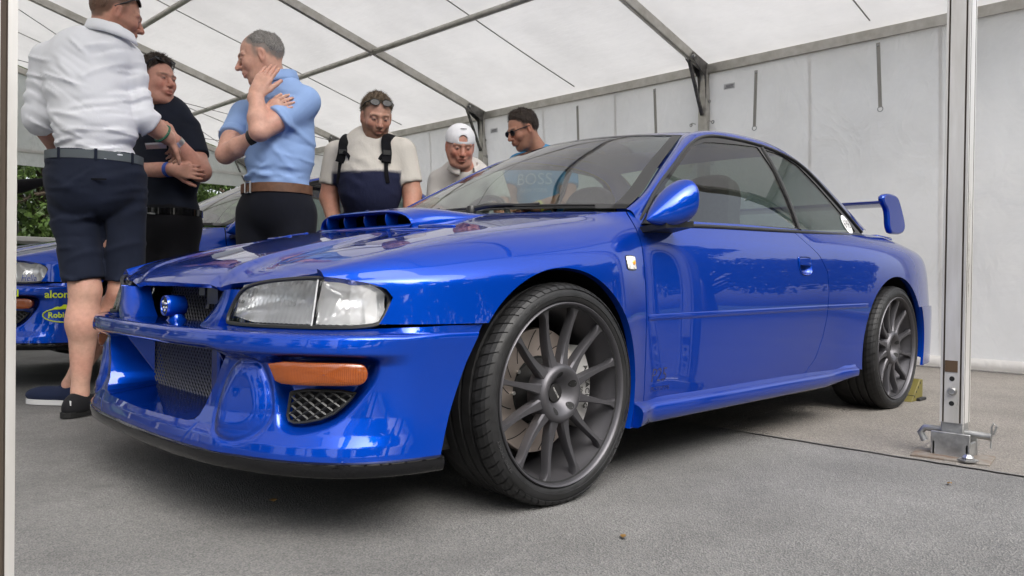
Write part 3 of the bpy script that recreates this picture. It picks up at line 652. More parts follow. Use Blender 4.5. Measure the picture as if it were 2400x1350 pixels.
def build_wheel(car, x, y, side, front):
    """wheel with outer face at local y=0, axle along y; side=+1 left"""
    w_ = empty('wheel', (x, y, .31)); w_.parent = car; w_.scale = (1, side, 1)
    n = 96; RO = .322; TY = lambda L: [(r_ if r_ < .243 else .243+(r_-.243)*.861, v) for r_, v in L]
    # tyre: profile (radius, axial)
    prof = [(.236, -.228), (.252, -.236), (.275, -.24), (.30, -.232), (.314, -.215), (.320, -.19), (RO, -.16)]
    for g in (-.165, -.125, -.085, -.045):
        prof += [(RO, g+.006), (RO-.007, g+.005), (RO-.007, g-.0-.004), (RO, g-.005)][::-1] if False else [(RO, g-.006), (RO-.008, g-.004), (RO-.008, g+.004), (RO, g+.006)]
    prof += [(.3205, -.022), (.316, -.008), (.309, .002), (.300, .008), (.290, .0115), (.280, .0125), (.279, .0105), (.268, .0095), (.262, .004), (.258, -.002), (.250, -.004), (.243, -.006)]
    m = MB(); m.lathe(TY(prof), (0, 0, 0), 'y', n)
    t = m.obj('tyre', M_RUB, w_, sharp=50)
    # shoulder sipes as small recessed-looking bars standing proud between cuts
    m = MB(); k = 64
    for i in range(k):
        a0 = 2*np.pi*i/k; da = 2*np.pi/k*.87; rows = []
        for a in np.linspace(a0, a0+da, 3):
            rows.append([(r_*math.cos(a+.02*q), v, r_*math.sin(a+.02*q)) for q, (r_, v) in enumerate(TY([(RO+.003, -.036), (RO+.003, -.024), (.3200, -.007), (.3140, .0035), (.3045, .0095), (.303, .0065)]))])
        m.grid(rows)
    m.obj('shoulder_blocks', M_RUB, t, smooth=False, kind='stuff')
    if front or True:
        for txt, ang, sz in (('PILOT SPORT', 215, .021), ('255/30 ZR19', 60, .012), ('OUT', 165, .011), ('SUPER SPORT', 330, .017)):
            V, F = text_mesh(txt, sz, extrude=.0006); a = R(ang)+V[:, 0]/.278; r_ = .2795+V[:, 1]*.85
            V2 = np.stack([r_*np.cos(a), .0122+V[:, 2]+0*a, r_*np.sin(a)], 1); mkobj('sidewall_lettering', V2, F, mat('lettering_rubber', (.035, .035, .036), .5), t, smooth=False)
    # rim barrel
    prof = [(.2585, .004), (.2585, .009), (.2555, .0115), (.2525, .010), (.2495, .003), (.246, -.012), (.243, -.03), (.235, -.05), (.228, -.09), (.226, -.16), (.236, -.215), (.25, -.226)]
    m = MB(); m.lathe(prof, (0, 0, 0), 'y', n); m.obj('rim', M_RIM, w_, sharp=60)
    # spokes
    rimr = .2475
    for i in range(12):
        th = 2*np.pi*(i+.5)/12-.04; c, s = math.cos(th), math.sin(th); tt = np.linspace(0, 1, 15); rows = []
        for u in tt:
            r_ = .062+(rimr-.062)*u; hw = .0058+.0052*(1-u)+.009*(1-u)**4+.013*max(0, (u-.82)/.18)**2
            yf = -.010-.022*math.sin(math.pi*min(u*1.15, 1))*.45+.004*u; dep = .034-.008*u
            P_ = []
            for (a, b) in ((-1, -dep), (-1, -.006), (-.72, 0), (.72, 0), (1, -.006), (1, -dep)):
                wd = hw*(1.0 if b > -.02 else .75)
                P_.append((r_*c-a*wd*s, yf+b, r_*s+a*wd*c))
            rows.append(P_)
        m = MB(); m.grid(rows, flip=True, cv=True); m.obj('spoke', M_RIM, w_, sharp=35)
    m = MB(); m.lathe([(.024, -.040), (.029, -.037), (.036, -.030), (.048, -.015), (.060, -.005), (.070, -.002), (.078, -.006), (.085, -.018), (.088, -.06)], (0, 0, 0), 'y', 60, flip=True); hb = m.obj('hub', M_RIM, w_, sharp=50)
    for i in range(5):
        a = 2*np.pi*i/5+.15; m = MB(); q = np.linspace(0, 2*np.pi, 20, endpoint=False)
        hy = lambda r_: float(np.interp(r_, [.036, .048, .060, .070], [-.030, -.015, -.005, -.002]))+.001; e = np.array([((.053+.010*math.cos(t_))*math.cos(a+.21*math.sin(t_)), hy(.053+.010*math.cos(t_)), (.053+.010*math.cos(t_))*math.sin(a+.21*math.sin(t_))) for t_ in q])
        m.add(np.concatenate([e, [[.053*math.cos(a), hy(.053), .053*math.sin(a)]]]), [(j, (j+1) % 20, 20) for j in range(20)]); m.obj('lug_hole', M_DARK, hb)
    MB().lathe([(0, -.031), (.023, -.0315), (.0265, -.033), (.027, -.042)], (0, 0, 0), 'y', 40, flip=True).obj('centre_cap', mat('cap_black', (.03, .029, .03), .4, .4), w_)
    V, F = text_mesh('PROTOTYPE', .0075, extrude=.0003); V2 = np.stack([-V[:, 0]*.93, -.0308+V[:, 2], V[:, 1]], 1)@np.array(Matrix.Rotation(R(-55), 3, 'Y')).T; mkobj('cap_lettering', V2, F, M_CAL, w_, smooth=False)
    # disc and caliper
    m = MB(); m.lathe([(.095, -.105), (.178, -.105), (.18, -.108), (.18, -.128), (.178, -.13), (.095, -.13)], (0, 0, 0), 'y', 72, flip=True); d = m.obj('brake_disc', M_DISC, w_, sharp=40)
    MB().lathe([(0, -.06), (.075, -.065), (.086, -.08), (.092, -.104), (.1, -.104)], (0, 0, 0), 'y', 40, flip=True).obj('disc_bell', M_DARK, w_)
    for i in range(10):
        a = 2*np.pi*i/10; MB().lathe([(0, .006), (.006, .006), (.006, 0)], (.1*math.cos(a), -.1035, .1*math.sin(a)), 'y', 6, flip=True).obj('disc_bolt', M_GALV, w_)
    for i in range(16):
        a0 = 2*np.pi*i/16; pts = [((.115+.06*u)*math.cos(a0+.35*u), -.1045, (.115+.06*u)*math.sin(a0+.35*u)) for u in np.linspace(0, 1, 6)]
        MB().tube(pts, .0014, 4).obj('disc_groove', M_DARK, d)
    a_ = np.linspace(R(-38), R(38), 16) if True else 0
    sgn = 0 if front else 0
    rows = []
    for a in a_+R(180 if front else 180):
        q = []
        for (r_, v) in ((.118, -.078), (.125, -.066), (.165, -.064), (.196, -.07), (.2, -.085), (.2, -.16), (.118, -.16)): q.append((r_*math.cos(a), v, r_*math.sin(a)))
        rows.append(q)
    m = MB(); m.grid(rows, cv=True); m.f += [tuple(range(7)), tuple(range(len(rows)*7-7, len(rows)*7))[::-1]]; m.m += [0, 0]
    cal = m.obj('caliper', M_CAL, w_, sharp=35)
    for txt, r_, sz in (('AP RACING', .176, .026), ('pro 5000', .148, .017)):
        V, F = text_mesh(txt, sz, extrude=.0005); V = V*np.array([1, 1, 1]); a = R(180)+V[:, 0]/r_; rad = r_+V[:, 1]*1.0
        V2 = np.stack([rad*np.cos(a), -.0632+V[:, 2]+0*a, rad*np.sin(a)], 1); mkobj('caliper_lettering', V2, F, M_INK, cal, smooth=False)
    return w_

def build_car():
    car = empty('sports_coupe', (0, 0, 0), 'glossy blue two-door coupe with hood scoop and dark multi-spoke wheels, nearest the camera', 'car')
    build_bumper(car); hood = build_hood(car)
    # splitter
    S = np.linspace(-1.06, 1.06, 160); rows = []
    for (d, z) in ((-.04, .2035), (.003, .2035), (.010, .2005), (.012, .19), (.008, .172), (.0, .166), (-.06, .165)): p = nose(S, np.full(160, d)); rows.append(np.concatenate([p, np.full((160, 1), z)+.0*S[:, None]], 1))
    mkobj('splitter', *gridmesh(np.array(rows)), M_BLK, car, sharp=50)
    # fenders
    hl_cut = [(1.2, .49), (.582, .495), (.556, .54), (.538, .583), (.551, .603), (.585, .616), (.635, .6265), (.70, .634), (1.2, .66)]
    V, F = gridmesh(side_grid(-.50, .66, 150, 90)); F = [f[::-1] for f in F]
    V, F = panel(V, F, lambda x, y, z: arch_f(x, z), lambda x, y, z: x-door_front(z)-GAP, lambda x, y, z: np.where(x > .2, z-.5185, 1.), lambda x, y, z: z-.178,
                 lambda x, y, z: sdpoly(x, z, hl_cut), lambda x, y, z: np.where(x < -.40, .83-z+.0*x, 1.) if False else np.where((x < -.43) & (z > .80), -1., 1.))
    V, F = rim(V, F, .022)
    fe = two('front_fender', V, F, M_BLUE, car)
    # door skins
    V, F = gridmesh(side_grid(-1.80, -.36, 170, 90)); F = [f[::-1] for f in F]
    hx, hz = -1.532, .703
    hpoly = smoothpoly([(hx-.056, hz+.030), (hx-.05, hz+.038), (hx+.05, hz+.038), (hx+.056, hz+.030), (hx+.054, hz-.022), (hx+.03, hz-.038), (hx-.035, hz-.038), (hx-.054, hz-.024)], k=3)
    V, F = panel(V, F, lambda x, y, z: door_front(z)-GAP-x, lambda x, y, z: x-door_back(z)-GAP, lambda x, y, z: z-.248, lambda x, y, z: sdpoly(x, z, hpoly))
    V, F = rim(V, F, .016)
    doors = two('door', V, F, M_BLUE, car)
    for sg, dr in zip((1, -1), doors):
        def sp(x, z, off): p = np.array([x, side_y(x, z), z])+side_n(x, z)*off; return p*np.array([1, sg, 1])
        # handle: cup, flap, surround
        cen = np.array([hx, hz]); rows = []
        for k, (sc_, off) in enumerate(((1.04, .002), (1.0, .004), (.95, .001), (.88, -.012), (.5, -.02), (.02, -.022))): rows.append([sp(*(cen+(q-cen)*sc_), off) for q in hpoly])
        m = MB(); m.grid(rows, cv=True, flip=(sg > 0)); dh = m.obj('door_handle', M_BLUE, dr, sharp=60)
        fp = [q for q in hpoly if q[1] > hz-.002]; fl = np.array([sp(q[0]*.93+hx*.07, hz+.002+(q[1]-hz)*.85, .004) for q in fp]); n_ = side_n(hx, hz)*[1, sg, 1]
        V, F = extr(fl, n_, .01); mkobj('handle_flap', V, F, M_BLUE, dh, smooth=False)
        # side moulding on the door
        rows = []
        for (dz, off) in ((-.010, 0), (-.008, .003), (0, .004), (.007, .003), (.0105, 0)): rows.append([sp(x, .513+.0105*(-x-.41)+dz, off*.6) for x in np.linspace(-.405, -1.722, 60)])
        m = MB(); m.grid(rows, flip=(sg < 0)); m.obj('side_moulding', M_BLUE, dr, sharp=60)
        for txt, sz, z0, x0 in (('P25', .062, .325, -.475), ('PROTOTYPE', .02, .281, -.485)):
            V, F = text_mesh(txt, sz, shear=.2); V2 = np.array([sp(x0-v[0]*sg, z0+v[1], .0012) for v in V]); mkobj('door_lettering', V2, F, mat('dark_decal', (.006, .012, .09), .25, coat=.8), dr, smooth=False)
    # quarter panels
    V, F = gridmesh(side_grid(-3.36, -1.42, 200, 90)); F = [f[::-1] for f in F]
    V, F = panel(V, F, lambda x, y, z: door_back(z)-GAP-x, lambda x, y, z: arch_r(x, z), lambda x, y, z: z-np.interp(x, [-3.4, -2.2, -2.0, -1.8, -1.4], [.27, .21, .245, .245, .245]))
    V, F = rim(V, F, .02)
    qs = two('quarter_panel', V, F, M_BLUE, car)
    for sg, q_ in zip((1, -1), qs):
        rows = []
        for (dz, off) in ((-.010, 0), (-.008, .003), (0, .004), (.007, .003), (.0105, 0)): rows.append([np.array([x, side_y(x, z), z])*[1, sg, 1]+side_n(x, z)*[1, sg, 1]*(off*.6*min(1, (x+2.13)/.06)) for x in np.linspace(-1.729, -2.12, 24) for z in [.513+.0105*(-x-.41)+dz]])
        m = MB(); m.grid(rows, flip=(sg < 0)); m.obj('side_moulding', M_BLUE, q_, sharp=60)
    # rear bumper, boot lid and tail
    V, F = gridmesh(side_grid(-3.40, -2.80, 60, 90)+np.array([0, .012, 0])); F = [f[::-1] for f in F]
    V, F = panel(V, F, lambda x, y, z: .515-z, lambda x, y, z: z-.2, lambda x, y, z: arch_r(x, z)-.01)
    V, F = rim(V, F, .013); two('rear_bumper_corner', V, F, M_BLUE, car)
    rows = []
    for z in np.linspace(.2, .86, 24):
        y0 = float(np.interp(z, _SG[0, :, 2], _SG[0, :, 1])); rows.append([(-3.36-.11*math.sin(math.pi*u)**.7-(.02 if z < .5 else 0), y0*math.cos(math.pi*u), z) for u in np.linspace(0, 1, 40)])
    mkobj('tail_panel', *gridmesh(np.array(rows)), M_BLUE, car)
    rows = []
    for x in np.linspace(-2.45, -3.36, 40):
        yb, zb = belt(x); rows.append([(x-.08*(1-v*v)*sstep(-3.1, -3.36, x), v*yb, zb+.03*(1-v*v)) for v in np.linspace(-1, 1, 40)])
    boot = mkobj('boot_lid', *gridmesh(np.array(rows)), M_BLUE, car)
    # side skirts
    xs = np.linspace(-.318, -2.005, 90); rows = []
    for (yo, z) in ((-.012, .262), (.0, .250), (.014, .245), (.026, .237), (.031, .226), (.029, .205), (.023, .186), (.010, .178), (-.03, .176)):
        r_ = []
        for x in xs:
            yb = .846+.03*sstep(-1.75, -2.0, x)+.028*sstep(-.42, -.31, x); e = sstep(-1.7, -2.0, x); r_.append((x, yb+yo*(1-.55*e), .25-(.25-z)*(1-.40*e) if z < .25 else z))
        rows.append(r_)
    V, F = gridmesh(np.array(rows)); nr, nc = len(rows), len(xs); F = F+[tuple(i*nc for i in range(nr)), tuple(i*nc+nc-1 for i in range(nr))[::-1]]; two('side_skirt', V, F, M_BLUE, car, sharp=50)
    # ---- pillars, roof
    ni = 150; I_ = curve3(RAIL, ni); O_ = curve3(DLO_O, ni)
    rows = []
    for u in np.linspace(0, 1, 10):
        p = I_*(1-u)+O_*u; out = np.stack([np.zeros(ni), np.full(ni, .6), np.full(ni, .8)], 1); p = p+out*(.016*math.sin(math.pi*u))[..., None] if False else p+out*(.014*4*u*(1-u)); rows.append(p)
    V, F = gridmesh(np.array(rows)); pil = two('pillar_and_rail', V, [f[::-1] for f in F], M_BLUE, car)
    k0 = int(np.argmin(np.abs(I_[:, 0]+1.10))); k1 = int(np.argmin(np.abs(I_[:, 0]+2.02)))
    zr = ncs([-2.16, -2.0, -1.75, -1.5, -1.25, -1.08, -.96], [1.283, 1.312, 1.328, 1.322, 1.297, 1.268, 1.243])
    rows = []
    for k in range(k0, k1+1):
        e = I_[k]; t = (k-k0)/(k1-k0); bow = .09*(1-t)**1-.10*t
        rows.append([(e[0]+bow*(1-v*v), v*e[1], e[2]+(float(zr(e[0]+bow))-e[2])*(1-abs(v)**2.3)) for v in np.linspace(-1, 1, 61)])
    RF = np.array(rows); mkobj('roof', *gridmesh(RF), M_BLUE, car)
    hdr = RF[0]; rhd = RF[-1]
    # windscreen: between base curve and header
    nv, nu = 61, 40; v = np.linspace(-1, 1, nv); base = np.stack([-.30-.155*np.abs(v)**2.3, v*.738, .877-.012*v**2], 1)
    rows = []
    for u in np.linspace(0, 1, nu):
        side = np.stack([np.interp(u, np.linspace(0, 1, k0+1), I_[:k0+1, i]) for i in range(3)]); p = base*(1-u)+hdr*u
        lin = base[-1]*(1-u)+hdr[-1]*u; corr = (side-lin); corr[1] = 0; p = p+corr; p[:, 1] *= side[1]/lin[1]
        p = p+np.array([.35, 0, .8])*(.022*4*u*(1-u))*(1-v[:, None]**2*.7); rows.append(p)
    WSP = np.array(rows); ws = mkobj('windscreen', *gridmesh(WSP), M_WS, car)
    def band(sel, name, m, off=.003, parent=None):
        Pn = WSP[sel]; mkobj(name, *gridmesh(Pn+np.array([.35, 0, .8])*off), m, parent)
    W2 = WSP+np.array([.4, 0, .8])*.0025
    for sl in ((slice(None), slice(0, 3)), (slice(None), slice(-3, None)), (slice(0, 3), slice(None)), (slice(-2, None), slice(None))):
        mkobj('windscreen_surround', *gridmesh(W2[sl]), M_TRIM, ws)
    # cowl below the screen
    rows = [base+np.array([.03, 0, .004]), base+np.array([.0, 0, -.004])+0]; hv = np.array([[float(hood_rear(a*.738))+.02, a*.738, float(hood_z(hood_rear(a*.738)+.02, a*.738, False))-.018] for a in v])
    mkobj('cowl', *gridmesh(np.array([hv, base+np.array([.0, 0, -.006])])), M_TRIM, car)
    # rear screen
    rw = np.stack([-2.70-.10*(1-v**2), v*.64, .925+.02*(1-v**2)], 1); rows = []
    for u in np.linspace(0, 1, 24): rows.append(rhd*(1-u)+rw*u+np.array([-.5, 0, .8])*(.03*4*u*(1-u))*(1-.8*v[:, None]**2))
    mkobj('rear_screen', *gridmesh(np.array(rows)), M_SG, car)
    # side glass with black surrounds
    for sg in (1, -1):
        f_ = lambda x, z: yglass(x, z)
        for nm, poly in (('door_window', DGL), ('quarter_window', RGL)):
            V, F = flat_panel(poly, f_, -.002)
            if sg < 0: V, F = mir(V, F)
            mkobj(nm, V, F, M_SG, car)
        frame = DLO_O+DLO_B; V, F = flat_panel(frame, f_, .0015, .012)
        for poly in (DGL, RGL): V, F = clip(V, F, sdpoly(V[:, 0], V[:, 2], np.array(poly)[:, [0, 2]]))
        V, F = rim(V, F, .012)
        if sg < 0: V, F = mir(V, F)
        fr_ = mkobj('window_frame', V, F, M_BLK, car)
        for path, r_ in ((DLO_O, .006), (DLO_B, .007)):
            c = curve3(path, 80); c[:, 1] = [yglass(p[0], p[2])+.004 for p in c]; c[:, 1] *= sg
            MB().tube(c, r_, 8).obj('window_weatherstrip', M_TRIM, fr_)
        c = curve3([(-1.66, 0, 1.245), (-1.664, 0, 1.128), (-1.64, 0, .995), (-1.60, 0, .86)], 30); c[:, 1] = [sg*(yglass(p[0], p[2])+.003) for p in c]; MB().tube(c, .007, 8).obj('window_weatherstrip', M_TRIM, fr_)
        if sg > 0:
            st = empty('number_sticker'); st.parent = car
            cx, cz = -2.2, .921; q = [(cx+.047*math.cos(a), cz+.047*math.sin(a)) for a in np.linspace(0, 2*np.pi, 40, endpoint=False)]
            mkobj('sticker_disc', [(x, yglass(x, z)+.002, z) for x, z in q], [tuple(range(40))[::-1]], M_WHITE, st, smooth=False)
            V, F = text_mesh('698', .06); mkobj('sticker_number', [(cx-p[0]*.85, yglass(cx-p[0], cz+p[1])+.003, cz+p[1]) for p in V], F, M_INK, st, smooth=False)
    # ---- mirrors
    for sg in (1, -1):
        tip = np.array([-.378, .862, .822]); rear = np.array([-.545, .90, .902]); rows = []
        for u in np.linspace(0, 1, 26):
            c = tip*(1-u)+rear*u; g = math.sin(min(u/.86, 1)*math.pi/2)**.85; 
            if u > .86: g *= math.sqrt(max(0, 1-((u-.86)/.145)**2))
            a = np.linspace(0, 2*np.pi, 32, endpoint=False); ca, sa = np.cos(a), np.sin(a); ry = .064*g*np.sign(ca)*np.abs(ca)**.85; rz = .069*g*np.sign(sa)*np.abs(sa)**.85
            rows.append(np.stack([c[0]+.25*rz*0, c[1]+ry, c[2]+rz+.012*u*np.sign(sa)*0], 1))
        P_ = np.array(rows)*[1, sg, 1]; m = MB(); m.grid(P_, cv=True, flip=(sg > 0)); mo = m.obj('door_mirror', M_BLUE, car, sharp=80)
        m = MB(); q = [(-.43, .80, .806), (-.60, .80, .812), (-.58, .905, .828), (-.43, .90, .818)]
        V, F = extr(np.array(q)*[1, sg, 1], (0, 0, 1), .02); mkobj('mirror_foot', V, F, M_TRIM, mo, smooth=False)
        q = [(-.447, .80, .818), (-.545, .80, .82), (-.60, .77, .90), (-.66, .745, .95), (-.60, .752, .93)]
        mkobj('mirror_sail', *extr(np.array(q)*[1, sg, 1], (0, sg, .4), .01), M_TRIM, mo, smooth=False)
    # ---- wing
    pe = smoothpoly([(-2.83, 1.118), (-2.90, 1.142), (-3.05, 1.14), (-3.10, 1.10), (-3.185, .985), (-3.17, .935), (-3.09, .917), (-2.985, .918), (-2.96, .925), (-2.93, .96), (-2.925, 1.01), (-2.91, 1.05), (-2.85, 1.08)], k=2)
    wing = empty('rear_wing'); wing.parent = car
    for sg in (1, -1):
        V, F = extr(np.array([(x, .68*sg, z) for x, z in pe]), (0, sg, 0), .035); mkobj('wing_end_plate', V, F, M_BLUE, wing, sharp=30, bevel=.01)
        V, F = extr(np.array([(-2.80, .665*sg, .905), (-3.02, .665*sg, .90), (-3.02, .56*sg, .90), (-2.80, .56*sg, .905)]), (0, 0, 1), .03); mkobj('wing_foot', V, F, M_BLUE, wing, bevel=.01)
    a = np.linspace(0, 2*np.pi, 28, endpoint=False); sec = [(-2.95+.12*math.cos(t), 1.09+.017*math.sin(t)*(1-.5*math.cos(t))) for t in a]
    mkobj('wing_blade', *gridmesh([[(x, y, z) for x, z in sec] for y in np.linspace(-.67, .67, 20)], cv=True), M_BLUE, wing)
    # ---- headlights
    HL = [(.412, .513), (.415, .545), (.432, .578), (.46, .598), (.53, .6145), (.62, .6225), (.723, .627), (.82, .626), (.885, .618), (.925, .602), (.943, .583), (.938, .56), (.922, .535), (.903, .512), (.70, .5075), (.43, .5085)]
    def lamp_d(s, z): return -.052-.30*(z-.51)-.012*sstep(.5, .41, s)
    for sg in (1, -1):
        hd = empty('headlight'); hd.parent = car
        poly = smoothpoly(HL, k=1)
        def lamp_grid(off, inset, st=.012):
            ss = np.arange(.39, .965, st); zs = np.arange(.495, .64, st); SS, ZZ = np.meshgrid(ss, zs, indexing='ij'); D = np.array([[lamp_d(s, z)+off for z in zs] for s in ss])
            xy = nose(SS, D); V, F = gridmesh(np.concatenate([xy, ZZ[..., None]], -1)); val = -sdpoly(SS.ravel(), ZZ.ravel(), poly)-inset
            Vc, Fc = clip(V, F, val); Fc = [f for f in Fc]
            return (Vc, Fc) if sg > 0 else mir(Vc, Fc)
        V, F = lamp_grid(0, .004, .006); V, F = rim(V, F, .03); mkobj('lamp_lens', V, F, M_LENS, hd, sharp=40)
        V, F = lamp_grid(-.006, -.004); V, F = clip(V, F, np.full(len(V), 1.)); 
        # gasket ring
        pr = smoothpoly(HL, k=2); c = np.array([npt(s, lamp_d(s, z)+.001, z) for s, z in np.vstack([pr, pr[:1]])])*[1, sg, 1]; MB().tube(c, .0055, 6, cap=False).obj('lamp_gasket', M_TRIM, hd)
        # reflector bowls: main and corner
        for nm, sa, sb, dp, mt in (('main_reflector', .425, .712, .075, M_REFL), ('corner_reflector', .722, .93, .05, M_REFL)):
            g = np.linspace(-1, 1, 25); rows = []
            for a in g:
                r_ = []
                for b in g:
                    s = (sa+sb)/2+a*(sb-sa)/2; z = .566+b*.052*(1-.25*sstep(.55, .41, s)); z = min(max(z, .515), .62-.02*sstep(.85, .93, s)); d = lamp_d(s, z)-.012-dp*max(0, 1-a**4)*max(0, 1-b**4)*(.55+.45*(1-a*a)*(1-b*b))
                    r_.append(npt(s, d, z)*[1, sg, 1])
                rows.append(r_)
            m = MB(); m.grid(rows, flip=(sg < 0)); m.obj(nm, mt, hd)
        MB().tube([npt(.717, lamp_d(.717, z)+.001, z)*[1, sg, 1] for z in np.linspace(.512, .624, 10)], .0022, 6).obj('lamp_divider', mat('clear_edge', (.4, .41, .42), .25), hd)
        b_ = npt(.57, -.135, .562)*[1, sg, 1]; MB().lathe([(0, .012), (.006, .009), (.007, 0), (.007, -.01)], b_, 'x', 16).obj('lamp_bulb', mat('bulb_glass', (.85, .85, .85), .1), hd)
        c = [npt(s, lamp_d(s, .5)-.17, .50)*[1, sg, 1] for s in np.linspace(.42, .93, 24)]; c2 = [p+np.array([0, 0, .10]) for p in c]; mkobj('lamp_housing', *gridmesh([c, c2]), M_DARK, hd)
        # indicator and lower vent in the bumper corner
        IND = [(.617, .4305), (.632, .404), (.645, .379), (.70, .3765), (.85, .378), (.866, .385), (.875, .402), (.87, .42), (.858, .429), (.80, .431)]
        fi = empty('front_indicator'); fi.parent = car; rows = []; pq = smoothpoly(IND, k=1); ce = pq.mean(0)
        for k, (sc_, d) in enumerate(((1.0, -.045), (1.0, -.014), (.985, -.0085), (.93, -.0065), (.6, -.005), (.02, -.0045))): rows.append([npt(*(ce+(q-ce)*[sc_, sc_])[:1], d, (ce+(q-ce)*sc_)[1])*[1, sg, 1] for q in pq])
        m = MB(); m.grid(rows, cv=True, flip=(sg > 0)); m.obj('indicator_lens', M_AMB, fi, sharp=50)
        VP = smoothpoly([(.668, .363), (.662, .33), (.655, .29), (.684, .281), (.774, .30), (.825, .338), (.85, .362)], k=1)
        gv = empty('bumper_vent'); gv.parent = car
        mkobj('vent_back', on_nose(VP, -.058)*[1, sg, 1], [tuple(range(len(VP)))[::-sg]], M_DARK, gv, smooth=False)
        m = MB()
        for dirn in (1, -1):
            for k in np.arange(-.30, .45, .021):
                pts = []
                for s in np.arange(.65, .855, .006):
                    z = .32+dirn*(s-.75)*.62+k
                    if sdpoly(np.array([s]), np.array([z]), VP)[0] < -.001: pts.append((s, z))
                if len(pts) > 1: m.tube([npt(s, -.043, z)*[1, sg, 1] for s, z in pts], .0034, 5)
        m.obj('vent_lattice', M_TRIM, gv)
        MB().tube([npt(s, -.042, z)*[1, sg, 1] for s, z in np.vstack([VP, VP[:1]])], .004, 6, cap=False).obj('vent_edge', M_TRIM, gv)
        # panel between grille opening and lamp
        aa = [(.418, -.07, .594), (.405, -.068, .56), (.39, -.062, .525), (.372, -.06, .498)]; bb = [(.36, -.085, .591), (.335, -.08, .555), (.30, -.072, .52), (.255, -.07, .494)]; cc = [(.335, -.145, .592), (.308, -.145, .555), (.275, -.145, .52), (.24, -.145, .494)]
        dd = [(.43, -.14, .594), (.418, -.14, .56), (.405, -.14, .525), (.395, -.14, .498)]
        cur = [curve3([npt(*q) if False else npt(q[0], q[1], q[2]) for q in L], 16) for L in (dd, aa, bb, cc)]
        prof = [cur[0], cur[0]*.3+cur[1]*.7, cur[1], cur[1]*.75+cur[2]*.25+[.004, 0, 0], cur[1]*.4+cur[2]*.6+[.005, 0, 0], cur[2]+[.001, 0, 0], cur[2]*.8+cur[3]*.2, cur[2]*.4+cur[3]*.6, cur[3]]
        m = MB(); m.grid(np.array(prof)*[1, sg, 1], flip=(sg < 0)); m.obj('grille_cheek', M_BLUE, car, sharp=60)
        # side repeater
        rp = empty('side_repeater'); rp.parent = car; cx, cz = -.309, .685; rows = []
        pq = smoothpoly([(cx-.028, cz+.019), (cx-.012, cz+.021), (cx+.012, cz+.021), (cx+.028, cz+.019), (cx+.030, cz+.008), (cx+.030, cz-.008), (cx+.028, cz-.019), (cx+.012, cz-.021), (cx-.012, cz-.021), (cx-.028, cz-.019), (cx-.030, cz-.008), (cx-.030, cz+.008)], k=2)
        for sc_, off in ((1.12, 0), (1.1, .003), (1.0, .003), (.95, .0055), (.6, .0068), (.02, .007)): rows.append([(np.array([x, side_y(x, z), z])+side_n(x, z)*off)*[1, sg, 1] for x, z in [(cx+(q[0]-cx)*sc_, cz+(q[1]-cz)*sc_) for q in pq]])
        m = MB(); m.grid(rows[:3], cv=True, flip=(sg > 0)); m.obj('repeater_seal', M_TRIM, rp)
        m = MB(); m.grid(rows[2:], cv=True, flip=(sg > 0)); m.obj('repeater_lens', mat('repeater_clear', (.72, .68, .62), .15, 0, coat=1, fn=mottle((.8, .77, .72), (.5, .48, .46), 70)), rp)
        c = np.array([cx-.010, side_y(cx-.010, cz), cz])+side_n(cx, cz)*.0068; MB().lathe([(0, .002), (.006, .0015), (.0075, 0)], c*[1, sg, 1], 'y', 12, flip=(sg > 0)).obj('repeater_bulb', M_AMBC, rp)
    # ---- grille, radiators, emblem
    def mesh_sheet(nm, x, y0, y1, z0, z1, lean, pitch=.021):
        m = MB(); nz = int((z1-z0)/pitch); ny = int((y1-y0)/pitch)
        X = lambda z: x+lean*(z-z0)
        for k in range(-nz, ny+1):
            for dn in (1, -1):
                pts = []
                for j in range(nz+1):
                    y = y0+(k+(j if dn > 0 else nz-j))*pitch; 
                    if y0 <= y <= y1: pts.append((X(z0+j*pitch), y, z0+j*pitch))
                if len(pts) > 1: m.tube(pts, .0021, 4, cap=False)
        return m.obj(nm, M_MESH, car, kind='stuff')
    mesh_sheet('lower_grille_mesh', .682, -.37, .37, .255, .455, 0)
    mesh_sheet('upper_grille_mesh', .640, -.33, .33, .488, .60, -.2)
    MB().box((.63, 0, .36), (.02, .40, .115)).obj('radiator', M_RAD, car)
    m = MB(); m.box((.57, 0, .545), (.02, .36, .06)); m.obj('intercooler', M_RAD, car)
    m = MB(); m.box((.685, .17, .36), (.012, .024, .11)); m.obj('mouth_upright', M_BLUE, car, bevel=.008)
    m = MB(); m.tube([(.66, .05, .6), (.66, .05, .55), (.668, .055, .53)], .006, 6); m.box((.665, .10, .575), (.008, .035, .028)); m.box((.66, .02, .585), (.01, .02, .015)); m.obj('bonnet_catch', mat('catch_metal', (.16, .16, .17), .4, .7), car)
    # right-hand duct fin in the mouth
    for sg in (1, -1):
        V, F = extr(np.array([(.77, -.34*sg, .447), (.69, -.30*sg, .447), (.69, -.30*sg, .32)]), (0, -1, 0), .008); mkobj('mouth_fin', V, F, M_BLUE, car, smooth=False)
    pod = empty('emblem_pod'); pod.parent = car
    MB().lathe([(.0, -.0), (.024, .0), (.025, .003), (.029, .004), (.0305, 0), (.031, -.01), (.030, -.05), (.025, -.055)], (.768, 0, .540), 'x', 40, flip=True).obj('pod_shell', M_BLUE, pod, sharp=50)
    MB().lathe([(.032, .0), (.024, .008), (.019, .02), (.018, .045)], (.735, 0, .495), 'z', 24).obj('pod_stem', M_BLUE, pod)
    MB().lathe([(0, .0025), (.0235, .001)], (.768, 0, .540), 'x', 30, flip=True).obj('emblem_face', mat('emblem_dark', (.06, .065, .08), .15, .8), pod)
